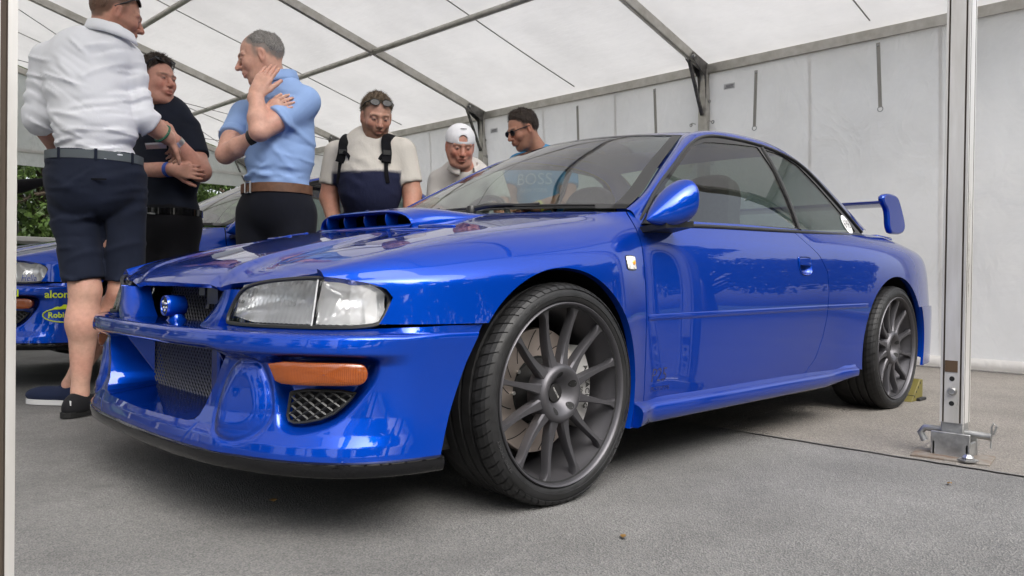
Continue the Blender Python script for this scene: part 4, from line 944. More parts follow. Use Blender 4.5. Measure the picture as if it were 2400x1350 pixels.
    for (ey, ez, er) in ((.012, .010, .0065), (-.004, .006, .005), (.004, -.006, .005), (-.012, -.006, .005), (-.015, .006, .004), (-.002, -.014, .005)):
        MB().lathe([(0, .0055), (er*.5, .005), (er, .002)], (.768, -ey, .540+ez), 'x', 8, flip=True).obj('emblem_star', M_CHROME, pod)
    # ---- wipers and washer jets
    def ws_at(u, vv): i = int(u*(nu-1)); j = int((vv+1)/2*(nv-1)); return WSP[i, j]
    for vv0, vv1 in ((-.32, .18), (.28, .88)):
        wp = empty('wiper'); wp.parent = car
        pts = [ws_at(.03, vv0+(vv1-vv0)*t)+np.array([.010, 0, .004]) for t in np.linspace(0, 1, 14)]
        MB().tube(pts, .0045, 6).obj('wiper_blade', M_TRIM, wp)
        pts = [ws_at(.0, vv0)+np.array([.05, 0, .0]), ws_at(.0, vv0)+np.array([.04, .02, .008]), pts[4]+np.array([.004, 0, .005]), pts[7]+np.array([0, 0, .006])]
        MB().tube(curve3(pts, 14), [.010]*4+[.007]*4+[.005]*6, 8).obj('wiper_arm', M_TRIM, wp)
        MB().lathe([(0, .018), (.014, .015), (.018, .005), (.018, -.01)], ws_at(.0, vv0)+np.array([.05, 0, .0]), 'z', 16).obj('wiper_pivot', M_TRIM, wp)
    for y in (.2, -.2): MB().lathe([(0, .014), (.008, .012), (.014, 0)], (-.17, y, float(hood_z(-.17, y))), 'z', 12).obj('washer_jet', M_TRIM, car)
    # ---- interior
    MB().grid([[(-.46-.0*v_, v_*.70, .86) for v_ in np.linspace(-1, 1, 9)], [(-.60, v_*.69, .885-.02*abs(v_)) for v_ in np.linspace(-1, 1, 9)], [(-.72, v_*.68, .86) for v_ in np.linspace(-1, 1, 9)], [(-.75, v_*.68, .6) for v_ in np.linspace(-1, 1, 9)]]).obj('dashboard', M_INT, car)
    MB().box((-1.6, 0, .30), (1.2, .74, .06)).obj('cabin_floor', M_DARK, car)
    for sg in (1, -1): MB().box((-1.45, .74*sg, .55), (1.0, .03, .27)).obj('door_trim', M_INT, car)
    MB().box((-2.35, 0, .80), (.30, .66, .04)).obj('parcel_shelf', M_INT, car)
    for sg in (1, -1):
        st = empty('front_seat', (-1.28, .36*sg, .36)); st.parent = car
        out = smoothpoly([(-.25, 0), (-.27, .42), (-.20, .50), (-.155, .56), (-.15, .70), (-.09, .775), (.09, .775), (.15, .70), (.155, .56), (.20, .50), (.27, .42), (.25, 0)], k=2)
        Vf = np.array([(-.10-.24*z+(.06*(abs(y)/.25)**2), y, z) for y, z in out]); V, F = extr(Vf, (1, 0, .24), .09); mkobj('seat_back', V, F, M_SEAT, st, bevel=.02)
        for hy in (-.06, .06):
            q = [(-.10-.24*z+.004, y, z) for y, z in [(hy+.035*math.cos(t), .60+.02*math.sin(t)) for t in np.linspace(0, 2*np.pi, 20, endpoint=False)]]; mkobj('harness_slot', np.array(q), [tuple(range(20))], M_DARK, st)
        m = MB(); m.box((.14, 0, .06), (.27, .25, .07)); m.obj('seat_cushion', M_SEAT, st, bevel=.04)
    MB().box((-2.05, 0, .62), (.09, .62, .2)).obj('rear_seat', M_SEAT, car, bevel=.05)
    a = np.linspace(0, 2*np.pi, 40); sw = np.array([(.0+.5*.17*math.sin(t)*.9, .18*math.cos(t), .17*math.sin(t)) for t in a]); sw[:, 0] = -.78-.35*sw[:, 2]; sw += np.array([0, -.36, .84])
    MB().tube(sw, .014, 8, cap=False).obj('steering_wheel', M_DARK, car)
    # ---- underside
    MB().box((-1.3, 0, .20), (1.75, .70, .03)).obj('floor_pan', M_DARK, car)
    for cx, rr_ in ((.02, .40), (-2.48, .43)):
        for sg in (1, -1):
            m = MB(); a = np.linspace(-.25, np.pi+.25, 24); m.grid([[(cx+rr_*math.cos(t), yy*sg, .31+rr_*math.sin(t)*.95) for t in a] for yy in (.825, .56)]); m.grid([[(cx+rr_*k*math.cos(t), .56*sg, .31+rr_*k*math.sin(t)*.95) for t in a] for k in (1, 0)]); m.obj('wheel_arch_liner', M_DARK, car)
    m = MB(); m.box((.30, 0, .40), (.30, .55, .17)); m.obj('engine_bay', M_DARK, car)
    for sg in (1, -1):
        build_wheel(car, 0, .862*sg, sg, True); build_wheel(car, -2.52, .866*sg, sg, False)
    return car
CAR = build_car()
# ------------------------------------------------------------------ implicit bodies
def unit(v): v = np.array(v, float); return v/np.linalg.norm(v)
class Field:
    def __init__(s, lo, hi, h):
        s.lo = np.array(lo, float); s.h = h; s.n = np.ceil((np.array(hi)-s.lo)/h).astype(int)+1; s.D = np.full(s.n, 1., np.float32)
        s.ax = [s.lo[i]+h*np.arange(s.n[i]) for i in range(3)]
    def sub(s, lo, hi):
        a = np.clip(np.floor((np.array(lo)-s.lo)/s.h).astype(int), 0, s.n); b = np.clip(np.ceil((np.array(hi)-s.lo)/s.h).astype(int)+1, 0, s.n)
        if (b <= a).any(): return None, None
        sl = tuple(slice(x, y) for x, y in zip(a, b)); X = np.meshgrid(*[s.ax[i][sl[i]] for i in range(3)], indexing='ij', sparse=True); return sl, X
    def put(s, lo, hi, fn, k=.02, mode='u'):
        pad = k+3*s.h; sl, X = s.sub(np.array(lo)-pad, np.array(hi)+pad)
        if sl is None: return
        d = fn(*X); A = s.D[sl]
        if mode == 'u': h_ = np.clip(.5+.5*(A-d)/k, 0, 1); s.D[sl] = A*(1-h_)+d*h_-k*h_*(1-h_)
        elif mode == 's': h_ = np.clip(.5-.5*(A+d)/k, 0, 1); s.D[sl] = A*(1-h_)-d*h_+k*h_*(1-h_)
        elif mode == 'i': s.D[sl] = np.maximum(A, d)
        elif mode == 'add': s.D[sl] = A+d
    def cone(s, a, b, ra, rb, k=.02, cut=None, mode='u', sq=None):
        """tapered limb; sq=(dir, factor) flattens it along a direction"""
        a, b = np.array(a, float), np.array(b, float); r = max(ra, rb)*1.15; ab = b-a; L2 = ab@ab+1e-9
        def fn(X, Y, Z):
            px, py, pz = X-a[0], Y-a[1], Z-a[2]; t = np.clip((px*ab[0]+py*ab[1]+pz*ab[2])/L2, 0, 1)
            qx, qy, qz = px-t*ab[0], py-t*ab[1], pz-t*ab[2]
            if sq is not None:
                e = sq[0]*qx*0+qx*sq[0][0]+qy*sq[0][1]+qz*sq[0][2] if False else qx*sq[0][0]+qy*sq[0][1]+qz*sq[0][2]; f = 1/sq[1]-1
                qx, qy, qz = qx+e*sq[0][0]*f, qy+e*sq[0][1]*f, qz+e*sq[0][2]*f
            d = np.sqrt(qx*qx+qy*qy+qz*qz)-(ra+(rb-ra)*t)
            if cut is not None:
                for (p, n) in ([cut] if not isinstance(cut, list) else cut): d = np.maximum(d, (X-p[0])*n[0]+(Y-p[1])*n[1]+(Z-p[2])*n[2])
            return d
        s.put(np.minimum(a, b)-r, np.maximum(a, b)+r, fn, k, mode)
    def ell(s, c, r, k=.02, rot=None, mode='u'):
        c = np.array(c, float); r = np.array(r, float); Rm = np.eye(3) if rot is None else np.array(rot); m = r.max()
        def fn(X, Y, Z):
            p = [X-c[0], Y-c[1], Z-c[2]]; q = [(p[0]*Rm[0, i]+p[1]*Rm[1, i]+p[2]*Rm[2, i])/r[i] for i in range(3)]
            l = np.sqrt(q[0]**2+q[1]**2+q[2]**2); g = np.sqrt((q[0]/r[0])**2+(q[1]/r[1])**2+(q[2]/r[2])**2)+1e-9; return l*(l-1)/g
        s.put(c-m, c+m, fn, k, mode)
    def creases(s, c, n, seed, ur=(-.2, .2), zr=(-.25, .25), amp=.006, wd=.012, ln=(.06, .2), tilt=(-.7, .7)):
        """random cloth creases laid out across the body's width and height"""
        g = np.random.default_rng(seed); X = np.meshgrid(*s.ax, indexing='ij', sparse=True); u = (X[0]-c[0])*RV[0]+(X[1]-c[1])*RV[1]; z = X[2]-c[2]; d = 0
        for _ in range(n):
            a = np.array([g.uniform(*ur), g.uniform(*zr)]); L = g.uniform(*ln); t = g.uniform(*tilt)*(1 if a[0] > 0 else -1); e = np.array([math.cos(t), math.sin(t)]); w_ = wd*g.uniform(.7, 1.6); A = amp*g.uniform(.5, 1.2)*(-1 if g.random() < .62 else .7)
            q = (u-a[0])*e[0]+(z-a[1])*e[1]; p = -(u-a[0])*e[1]+(z-a[1])*e[0]+.12*q*q/L*g.uniform(-1, 1); d = d+A*np.exp(-(p/w_)**2)*np.exp(-(2*q/L)**4)
        s.D = np.where(np.abs(s.D) < .05, s.D+d, s.D).astype(np.float32)
    def fold(s, amp, fns):
        X = np.meshgrid(*s.ax, indexing='ij', sparse=True)
        near = np.abs(s.D) < .05
        d = sum(a*f(*X) for a, f in zip(amp, fns)); s.D = np.where(near, s.D+d, s.D).astype(np.float32)
    def mesh(s):
        D = s.D; I = D < 0
        c = I[:-1, :-1, :-1].astype(np.int8)
        for dx in (0, 1):
            for dy in (0, 1):
                for dz in (0, 1):
                    if dx+dy+dz: c = c+I[dx:D.shape[0]-1+dx, dy:D.shape[1]-1+dy, dz:D.shape[2]-1+dz]
        act = np.argwhere((c > 0) & (c < 8)); n = len(act); idx = np.full(c.shape, -1, np.int64); idx[tuple(act.T)] = np.arange(n)
        acc = np.zeros((n, 3)); cnt = np.zeros(n)
        cor = [(a, b, e) for a in (0, 1) for b in (0, 1) for e in (0, 1)]
        for p in cor:
            for axn in range(3):
                if p[axn]: continue
                q = list(p); q[axn] = 1; va = D[tuple((act+p).T)]; vb = D[tuple((act+q).T)]; m = (va < 0) != (vb < 0); t = np.where(m, va/(va-vb+1e-12), 0)
                pos = np.array(p, float)[None]+np.zeros((n, 3)); pos[:, axn] += t; acc += np.where(m[:, None], pos, 0); cnt += m
        V = s.lo+s.h*(act+acc/cnt[:, None]); F = []
        for axn in range(3):
            sh = [slice(None)]*3; s2 = [slice(None)]*3; sh[axn] = slice(0, -1); s2[axn] = slice(1, None); A, B = I[tuple(sh)], I[tuple(s2)]
            e = np.argwhere(A != B); o = [(axn+1) % 3, (axn+2) % 3]; ok = np.all(e[:, o] > 0, axis=1) & np.all(e[:, o] < np.array(c.shape)[o], axis=1); e = e[ok]
            q = []
            for (u, v) in ((1, 1), (0, 1), (0, 0), (1, 0)):
                w2 = e.copy(); w2[:, o[0]] -= u; w2[:, o[1]] -= v; q.append(idx[tuple(w2.T)])
            q = np.stack(q, 1); fl = A[tuple(e.T)]; q[~fl] = q[~fl][:, ::-1]; F.append(q)
        return V, np.concatenate(F)
def attr_col(o, cols):
    a = o.data.color_attributes.new('Col', 'FLOAT_COLOR', 'POINT'); a.data.foreach_set('color', np.concatenate([cols, np.ones((len(cols), 1))], 1).astype(np.float32).ravel())
def skin_fn(t, b):
    at_ = N(t, 'ShaderNodeVertexColor', layer_name='Col'); v = coords(t); f = noise(t, v, 55, 5, .6)
    mx = N(t, 'ShaderNodeMix', data_type='RGBA', blend_type='MULTIPLY'); mx.inputs[0].default_value = .5; t.links.new(at_.outputs[0], mx.inputs[6]); t.links.new(ramp(t, f, [(.3, (.8, .74, .72)), (.7, (1.15, 1.1, 1.08))]), mx.inputs[7])
    t.links.new(mx.outputs[2], b.inputs['Base Color']); bump(t, b, noise(t, v, 420, 3), .15, .001)
    b.inputs['Subsurface Weight'].default_value = .12; b.inputs['Subsurface Radius'].default_value = (.012, .004, .002)
M_SKIN = mat('skin', (.5, .3, .22), .5, spec=.4, fn=skin_fn)
def cloth(name, c, var=.12, wsc=900, rough=.85, wr=.1):
    def fn(t, b):
        v = coords(t); f = noise(t, v, 7, 6, .6); t.links.new(ramp(t, f, [(.3, tuple(x*(1-var) for x in c)), (.7, tuple(x*(1+var) for x in c))]), b.inputs['Base Color'])
        wv = noise(t, coords(t, (1, 1, .55)), 26, 5, .62); p = bump(t, b, wv, wr, .012); bump(t, b, noise(t, v, wsc, 2), .2, .0008, p)
        b.inputs['Sheen Weight'].default_value = .03
    return mat(name, c, rough, spec=.2, fn=fn)
def hairmat(name, c0, c1):
    def fn(t, b):
        v = coords(t, (1, 1, .35)); f = noise(t, v, 330, 4, .7); t.links.new(ramp(t, f, [(.35, c0), (.65, c1)]), b.inputs['Base Color']); bump(t, b, f, .8, .004)
    return mat(name, c0, .55, fn=fn)
def frame3(f, up=(0, 0, 1)):
    f = unit(f); l = unit(np.cross(up, f)); u = np.cross(f, l); return np.stack([f, l, u], 1)     # columns: forward, left, up
def hand_prims(F, wrist, direc, normal, side, curl=.5, sc_=1., spread=.12, thumb=.6):
    """normal points out of the palm; side +1: thumb on the left of (direction, -normal)"""
    d = unit(direc); n = unit(np.array(normal)-d*(np.array(normal)@d)); l = np.cross(n, d)*side; w_ = np.array(wrist, float); R_ = lambda a, b, c: w_+(d*a+l*b+n*c)*sc_
    F.cone(R_(-.01, 0, 0), R_(.03, 0, 0), .026*sc_, .03*sc_, .01, sq=(n, .72))
    for b in (-.027, -.009, .009, .027): F.cone(R_(.02, b*.7, 0), R_(.085, b*1.05, -.002), .016*sc_, .0125*sc_, .012, sq=(n, .85))
    for i, (b, L, r_) in enumerate(((.029, .068, .0092), (.0095, .078, .0095), (-.010, .072, .0092), (-.028, .055, .0082))):
        p = R_(.086, b, 0); ang = 0; sp = spread*b/.03
        for j, fr in enumerate((.45, .31, .24)):
            ang += curl*(.55, .95, .6)[j]; dv = d*math.cos(ang)+n*math.sin(ang)+l*sp*.6; dv = unit(dv); q = p+dv*L*fr*sc_; F.cone(p, q, r_*(1-.1*j)*sc_, r_*(.93-.1*j)*sc_, .003); p = q
    p = R_(.02, .026, .004)
    for j, (fr, r_) in enumerate(((.042, .0135), (.034, .0112), (.026, .0098))):
        a = thumb*(1-.22*j); dv = unit(d*math.cos(a)+l*math.sin(a)+n*(.25+.3*curl*j*.5)); q = p+dv*fr*sc_; F.cone(p, q, r_*sc_, r_*.9*sc_, .006); p = q
def head_field(c, Rm, sc_=1., chin=0., fat=0., nose_=1., h=.0042, neck=None):
    c = np.array(c, float); ex = np.array([.19, .19, .23]); F = Field(c-ex, c+ex, h); T = lambda x, y, z: c+Rm@(np.array([x, y, z])*sc_); S = sc_
    def E(p, r, k=.02, mode='u'): F.ell(T(*p), np.array(r)*S, k, Rm, mode)
    def Cn(a, b, ra, rb, k=.012, mode='u'): F.cone(T(*a), T(*b), ra*S, rb*S, k, None, mode)
    E((-.014, 0, .032), (.099, .077+fat*.3, .088)); E((.018, 0, -.03), (.070, .060+fat, .082), .03)
    for y in (-1, 1):
        Cn((-.005, y*.054, -.035), (.045, y*.036, -.088), .022+fat*.4, .024+fat*.4, .03); E((.062, y*.038, -.018), (.026, .024, .028), .02)
    E((.060, 0, -.096+chin), (.027, .030+fat*.3, .022), .02)
    for y in (-1, 1): Cn((.086, y*.004, .030), (.074, y*.046, .028), .0105, .010, .012)
    for y in (-1, 1): E((.099, y*.031, .012), (.018, .0175, .0115), .010, 's'); E((.079, y*.031, .011), (.0135, .0135, .0115), .003)
    Cn((.086, 0, .020), (.112*(.5+.5*nose_), 0, -.020), .0085, .0125*nose_, .008)
    for y in (-1, 1): E((.099, y*.0115, -.024), (.012, .0085, .0085), .006)
    E((.082, 0, -.052), (.020, .028, .020), .015); Cn((.0965, -.015, -.0500), (.0965, .015, -.0500), .0055, .0055, .006); Cn((.0945, -.013, -.0625), (.0945, .013, -.0625), .0062, .0062, .006)
    Cn((.103, -.022, -.0562), (.103, .022, -.0562), .0042, .0042, .004, 's'); 
    for y in (-1, 1):
        E((-.006, y*.0795, -.002), (.017, .0085, .031), .006); E((-.004, y*.087, .0), (.0085, .006, .019), .004, 's'); E((-.002, y*.0775, -.028), (.009, .006, .010), .006)
    if neck is not None: F.cone(T(-.025, 0, -.055), np.array(neck), .056*S+fat*.3, .064*S+fat*.4, .03)
    return F
def head_colors(V, c, Rm, sc_, tone, brow, beard=None, beardc=(.1, .06, .04), red=1., hairc=None, hoff=.016, hslope=.82, hbald=0.):
    q = (V-c)@Rm/sc_; x, y, z = q.T; col = np.tile(np.array(tone, float), (len(V), 1)); g = lambda d: np.clip(d, 0, 1)[:, None]
    def mixc(m, cc):
        nonlocal col
        col = col*(1-m)+np.array(cc)*m
    t = np.array(tone)
    rd = np.exp(-(((np.abs(y)-.042)/.022)**2+((z+.022)/.026)**2))*(x > .03)+.9*np.exp(-((y/.016)**2+((z+.018)/.018)**2))*(x > .09)+.8*np.exp(-((np.abs(y)-.082)/.01)**2)
    mixc(g(rd*.45*red), t*[1.08, .72, .68])
    mixc(g(np.exp(-((y/.024)**4+((z+.0562)/.0095)**2))*(x > .085)*.75), t*[.82, .48, .46]); mixc(g(np.exp(-((y/.023)**4+((z+.0562)/.0025)**2))*(x > .085)*.8), t*[.3, .18, .17])
    mixc(g(np.exp(-(((np.abs(y)-.031)/.021)**4+((z-.0325+.10*np.abs(np.abs(y)-.031))/.0055)**2))*(x > .055)*.85), brow)
    ey = np.exp(-(((np.abs(y)-.031)/.0125)**4+((z-.0100)/.0034)**4))*(x > .07); mixc(g(ey*.8), (.24, .2, .185)); mixc(g(np.exp(-(((np.abs(y)-.031)/.0052)**4+((z-.0100)/.0038)**4))*(x > .07)), (.02, .015, .012))
    mixc(g(np.exp(-(((np.abs(y)-.031)/.017)**4+((z-.0168)/.0022)**2))*(x > .06)*.7), t*.28)
    if hairc is not None:
        line = hoff+hslope*x+.012*np.cos(60*y); line = np.where(x > .02, hoff+hslope*.02+(x-.02)*1.35, line); nz = .006*np.sin(170*x+90*y)*np.sin(140*z-80*y)
        m = sstep(-.012, .010, z-line+nz)*sstep(.022, .034, np.sqrt((x+.005)**2*1.3+(np.abs(y)-.085)**2+z**2*.8)); m = np.maximum(m, np.exp(-((x-.018)/.012)**2)*sstep(-.02, .02, z)*(np.abs(y) > .055)*.7)
        if hbald: m = m*(1-.85*sstep(.012, -.02, np.sqrt((x-.05)**2*.9+y**2*1.25+(z-.13)**2)-hbald))
        mixc(g(m*.93), hairc)
    if beard is not None:
        m = sstep(-.012, -.035, z+.16*(x-.05)*0)*sstep(-.03, .005, x)*(1-np.exp(-((y/.021)**4+((z+.0575)/.0085)**2))); m = m*(1-np.exp(-(((np.abs(y)-.03)/.02)**2+((z+.025)/.018)**2))*(x > .05)); mixc(g(m*beard), beardc)
    return col
def hair_mesh(c, Rm, sc_, th=.009, slope=.82, off=.016, spike=.004, bald=0., h=.0042, top=0.):
    F = Field(np.array(c)-.17, np.array(c)+.17, h); T = lambda p: np.array(c)+Rm@(np.array(p)*sc_)
    F.ell(T((-.014, 0, .032+top*.5)), np.array([.099+th, .077+th*.8, .088+th+top])*sc_, .01, Rm)
    X = np.meshgrid(*F.ax, indexing='ij', sparse=True); p = [X[i]-c[i] for i in range(3)]; x, y, z = [(p[0]*Rm[0, i]+p[1]*Rm[1, i]+p[2]*Rm[2, i])/sc_ for i in range(3)]
    d = F.D+spike*np.sin(310*x+40*z)*np.sin(290*y+60*z)*.6+spike*.7*np.sin(130*x+170*y)+.0025*np.sin(90*x-50*y+20*z)+.010*sstep(.045, -.002, z-np.where(x > .02, off+slope*.02+(x-.02)*1.35, off+slope*x+.012*np.cos(60*y)))
    line = off+slope*x+.012*np.cos(60*y)+.0*z; line = np.where(x > .02, off+slope*.02+(x-.02)*1.35, line)
    d = np.maximum(d, (line-z)*sc_*.8); ear = np.sqrt((x+.005)**2*1.3+(np.abs(y)-.085)**2+(z-.0)**2*.8)-.028; d = np.maximum(d, -ear*sc_)
    if bald: d = np.maximum(d, -(np.sqrt((x-.05)**2*.9+y**2*1.25+(z-.13)**2)-bald)*sc_)
    F.D = np.asarray(d, np.float32); return F.mesh()
def hair_obj(V, F, Rm, c, m, L, n=5200):
    """scalp volume plus short separate strands"""
    g = np.random.default_rng(len(V)); Nn = vnormals(V, F); q = (V-c)@Rm; up = Nn@Rm[:, 2]; ok = np.where(np.einsum('ij,ij->i', Nn, (V-c)/np.linalg.norm(V-c, axis=1)[:, None]) > .3)[0]
    i = g.choice(ok, n); p = V[i]+g.normal(0, .0018, (n, 3)); d = Nn[i]*.75+Rm[:, 0]*.25-Rm[:, 2]*.25+g.normal(0, .4, (n, 3)); d /= np.linalg.norm(d, axis=1)[:, None]; l = L*g.uniform(.4, 1.1, n)*(.45+.55*sstep(-.01, .08, q[i][:, 2])); s_ = np.cross(d, g.normal(size=(n, 3))); s_ /= np.linalg.norm(s_, axis=1)[:, None]
    T = np.stack([p-s_*.0007, p+s_*.0007, p+d*l[:, None]+Rm[:, 0]*(.3*l)[:, None]], 1).reshape(-1, 3); k = len(V); f2 = (np.arange(3*n)+k).reshape(-1, 3)
    return mkobj('hair', np.concatenate([V, T]), [tuple(x) for x in F.tolist()]+[tuple(x) for x in f2.tolist()], m, None, sharp=0)
def shades(parent, c, Rm, sc_, pos, tilt, lens=(.012, .012, .013)):
    """sunglasses: pos = bridge in head coordinates"""
    o = empty('sunglasses'); o.parent = parent; ca, sa = math.cos(tilt), math.sin(tilt)
    def T(p): q = np.array([p[0]*ca+p[2]*sa, p[1], -p[0]*sa+p[2]*ca])+np.array(pos); return np.array(c)+Rm@(q*sc_)
    for y in (-1, 1):
        out = [(.002-.16*(.034*math.cos(t))**2*30*.1, y*.034+.026*math.cos(t), .018*math.sin(t)*(1.0-.12*math.cos(t)*y)) for t in np.linspace(0, 2*np.pi, 24, endpoint=False)]
        P_ = np.array([T(q) for q in out]); V, F = extr(P_, Rm@np.array([ca, 0, -sa]), .003); mkobj('sunglass_lens', V, F, mat('dark_lens', lens, .2, spec=.2), o, smooth=False)
        MB().tube(np.vstack([P_, P_[:1]]), .0022, 5, cap=False).obj('sunglass_rim', M_TRIM, o)
        MB().tube([T((-.002, y*.060, .006)), T((-.03, y*.077, .008)), T((-.11, y*.083, .004))], .0032, 6).obj('sunglass_arm', M_TRIM, o)
    MB().tube([T((.003, -.008, .008)), T((.006, 0, .011)), T((.003, .008, .008))], .0025, 5).obj('sunglass_bridge', M_TRIM, o)
    return o
def merge(parts):
    V, F, C = [], [], []; n = 0
    for v, f, c in parts: V.append(v); F.extend([tuple(int(i)+n for i in q) for q in f]); C.append(c); n += len(v)
    return np.concatenate(V), F, np.concatenate(C)
def skin_obj(parts, parent):
    V, F, C = merge(parts); o = mkobj('body', V, F, M_SKIN, parent, sharp=0); attr_col(o, C); return o
def limb_colors(V, tone, seed=0): 
    q = V*7; m = .5+.5*np.sin(q[:, 0]*3+seed)*np.sin(q[:, 2]*4+q[:, 1]*3); return np.array(tone)*(1-.12*m[:, None]*np.array([.2, 1, 1]))
def sin_folds(d, f, ph=0, warp=.5):
    d = np.array(d, float)
    return lambda X, Y, Z: np.sin(f*(d[0]*X+d[1]*Y+d[2]*Z)+ph+warp*np.sin(9*X+5*Z+ph)+warp*np.sin(11*Y-6*Z))
def bbox(*P): P = np.array(P); return P.min(0), P.max(0)

JOINTS = {
 'A': dict(head=(0.449, -1.447, 1.788), neck=(0.492, -1.403, 1.632), chest=(0.572, -1.451, 1.513), belly=(0.538, -1.415, 1.289), pelvis=(0.528, -1.444, 1.05), sl=(0.695, -1.545, 1.565), el=(0.72, -1.595, 1.314), wl=(0.607, -1.763, 1.216), sr=(0.404, -1.427, 1.599), er=(0.369, -1.362, 1.342), wr=(0.238, -1.4, 1.269), hr=(0.196, -1.442, 1.248), hipl=(0.617, -1.49, 1.045), knl=(0.569, -1.436, 0.559), anl=(0.572, -1.489, 0.114), hipr=(0.43, -1.418, 1.057), knr=(0.412, -1.421, 0.559), anr=(0.516, -1.84, 0.10)),
 'B': dict(head=(0.129, -1.831, 1.62), neck=(0.119, -1.889, 1.464), chest=(0.071, -1.883, 1.377), belly=(0.055, -1.864, 1.154), pelvis=(0.046, -1.88, 0.933), sl=(-0.004, -1.767, 1.384), el=(-0.023, -1.647, 1.161), wl=(0.125, -1.612, 1.297), sr=(0.115, -2.095, 1.397), er=(0.187, -1.882, 1.164), wr=(0.109, -1.665, 1.159), hipl=(0.006, -1.84, 0.90), knl=(0.005, -1.832, 0.48), anl=(-0.004, -1.846, 0.09), hipr=(0.086, -1.947, 0.90), knr=(0.085, -1.939, 0.48), anr=(0.073, -1.964, 0.09)),
 'C': dict(head=(-0.118, -1.194, 1.667), neck=(-0.196, -1.158, 1.539), chest=(-0.208, -1.158, 1.408), belly=(-0.192, -1.144, 1.199), pelvis=(-0.195, -1.166, 0.996), sl=(-0.247, -1.008, 1.453), el=(-0.01, -0.987, 1.28), wl=(-0.01, -1.016, 1.429), sr=(-0.163, -1.47, 1.445), er=(0.002, -1.307, 1.209), wr=(-0.062, -1.104, 1.282), hr=(-0.106, -1.006, 1.394), hipl=(-0.248, -1.098, 0.935), knl=(-0.25, -1.12, 0.50), anl=(-0.251, -1.15, 0.09), hipr=(-0.148, -1.268, 0.937), knr=(-0.149, -1.259, 0.50), anr=(-0.174, -1.299, 0.09)),
 'D': dict(head=(-0.845, -1.29, 1.515), neck=(-0.863, -1.355, 1.408), chest=(-0.868, -1.377, 1.292), belly=(-0.846, -1.34, 1.108), pelvis=(-0.881, -1.387, 0.886), sl=(-0.987, -1.232, 1.339), el=(-1.023, -1.193, 1.101), wl=(-0.947, -1.111, 0.892), sr=(-0.757, -1.543, 1.332), er=(-0.726, -1.57, 1.077), wr=(-0.693, -1.431, 0.866), hipl=(-0.936, -1.332, 0.83), knl=(-0.937, -1.324, 0.46), anl=(-0.949, -1.335, 0.09), hipr=(-0.835, -1.459, 0.83), knr=(-0.837, -1.451, 0.46), anr=(-0.854, -1.47, 0.09)),
 'E': dict(head=(-1.37, -1.192, 1.413), neck=(-1.448, -1.236, 1.294), chest=(-1.52, -1.32, 1.19), belly=(-1.58, -1.44, 1.03), pelvis=(-1.64, -1.55, 0.90), sl=(-1.60, -1.15, 1.235), el=(-1.567, -1.02, 1.023), wl=(-1.474, -0.95, 0.93), sr=(-1.41, -1.43, 1.23), er=(-1.362, -1.405, 1.003), wr=(-1.339, -1.215, 0.886), hipl=(-1.69, -1.50, 0.86), knl=(-1.66, -1.45, 0.47), anl=(-1.68, -1.50, 0.09), hipr=(-1.59, -1.62, 0.86), knr=(-1.56, -1.57, 0.47), anr=(-1.57, -1.60, 0.09)),
 'F': dict(head=(-1.919, -1.215, 1.587), neck=(-2.026, -1.178, 1.477), chest=(-2.074, -1.191, 1.316), belly=(-2.062, -1.187, 1.091), pelvis=(-2.09, -1.197, 0.902), sl=(-2.132, -1.03, 1.403), el=(-2.076, -0.96, 1.147), wl=(-1.80, -0.99, 1.072), sr=(-2.005, -1.339, 1.393), er=(-1.885, -1.313, 1.157), wr=(-1.775, -1.128, 1.063), hipl=(-2.149, -1.118, 0.85), knl=(-2.15, -1.11, 0.47), anl=(-2.151, -1.125, 0.09), hipr=(-2.045, -1.269, 0.85), knr=(-2.046, -1.262, 0.47), anr=(-2.068, -1.277, 0.09)),
}
JOINTS = {k: {n: np.array(p) for n, p in v.items()} for k, v in JOINTS.items()}
def person(key, label, group=None):
    j = JOINTS[key]; c = (j['anl']+j['anr'])/2; return empty('person', (c[0], c[1], 0), label, 'person', group)
def put(o, root):
    """parent keeping world coordinates"""
    o.parent = root; o.matrix_parent_inverse = Matrix.Translation(root.location).inverted(); return o
def torso(F, j, chest_r, belly_r, hip_r, infl=0., k=.045, side=None):
    """chest/belly/hip radii: (half width, half depth)"""
    infl = infl-.013; ax = unit(j['sl']-j['sr']) if side is None else unit(side); ax[2] = 0; ax = unit(ax); fwd = np.cross(ax, [0, 0, 1]); Rm = np.stack([fwd, ax, [0, 0, 1]], 1)
    mid = (j['sl']+j['sr'])/2
    F.ell(j['chest'], (chest_r[1]+infl, chest_r[0]+infl, .20), k, Rm); F.ell((j['chest']+j['belly'])/2, (max(chest_r[1], belly_r[1])*.97+infl, (chest_r[0]+belly_r[0])/2+infl, .17), k, Rm)
    F.ell(j['belly'], (belly_r[1]+infl, belly_r[0]+infl, .17), k, Rm); F.ell(j['pelvis']+np.array([0, 0, .03]), (hip_r[1]+infl, hip_r[0]+infl, .15), k, Rm)
    for s_ in ('sl', 'sr'): F.cone(j['neck']-[0, 0, .035], j[s_]*.86+j['neck']*.14-[0, 0, .01], .06+infl, .062+infl, .05)
    return Rm
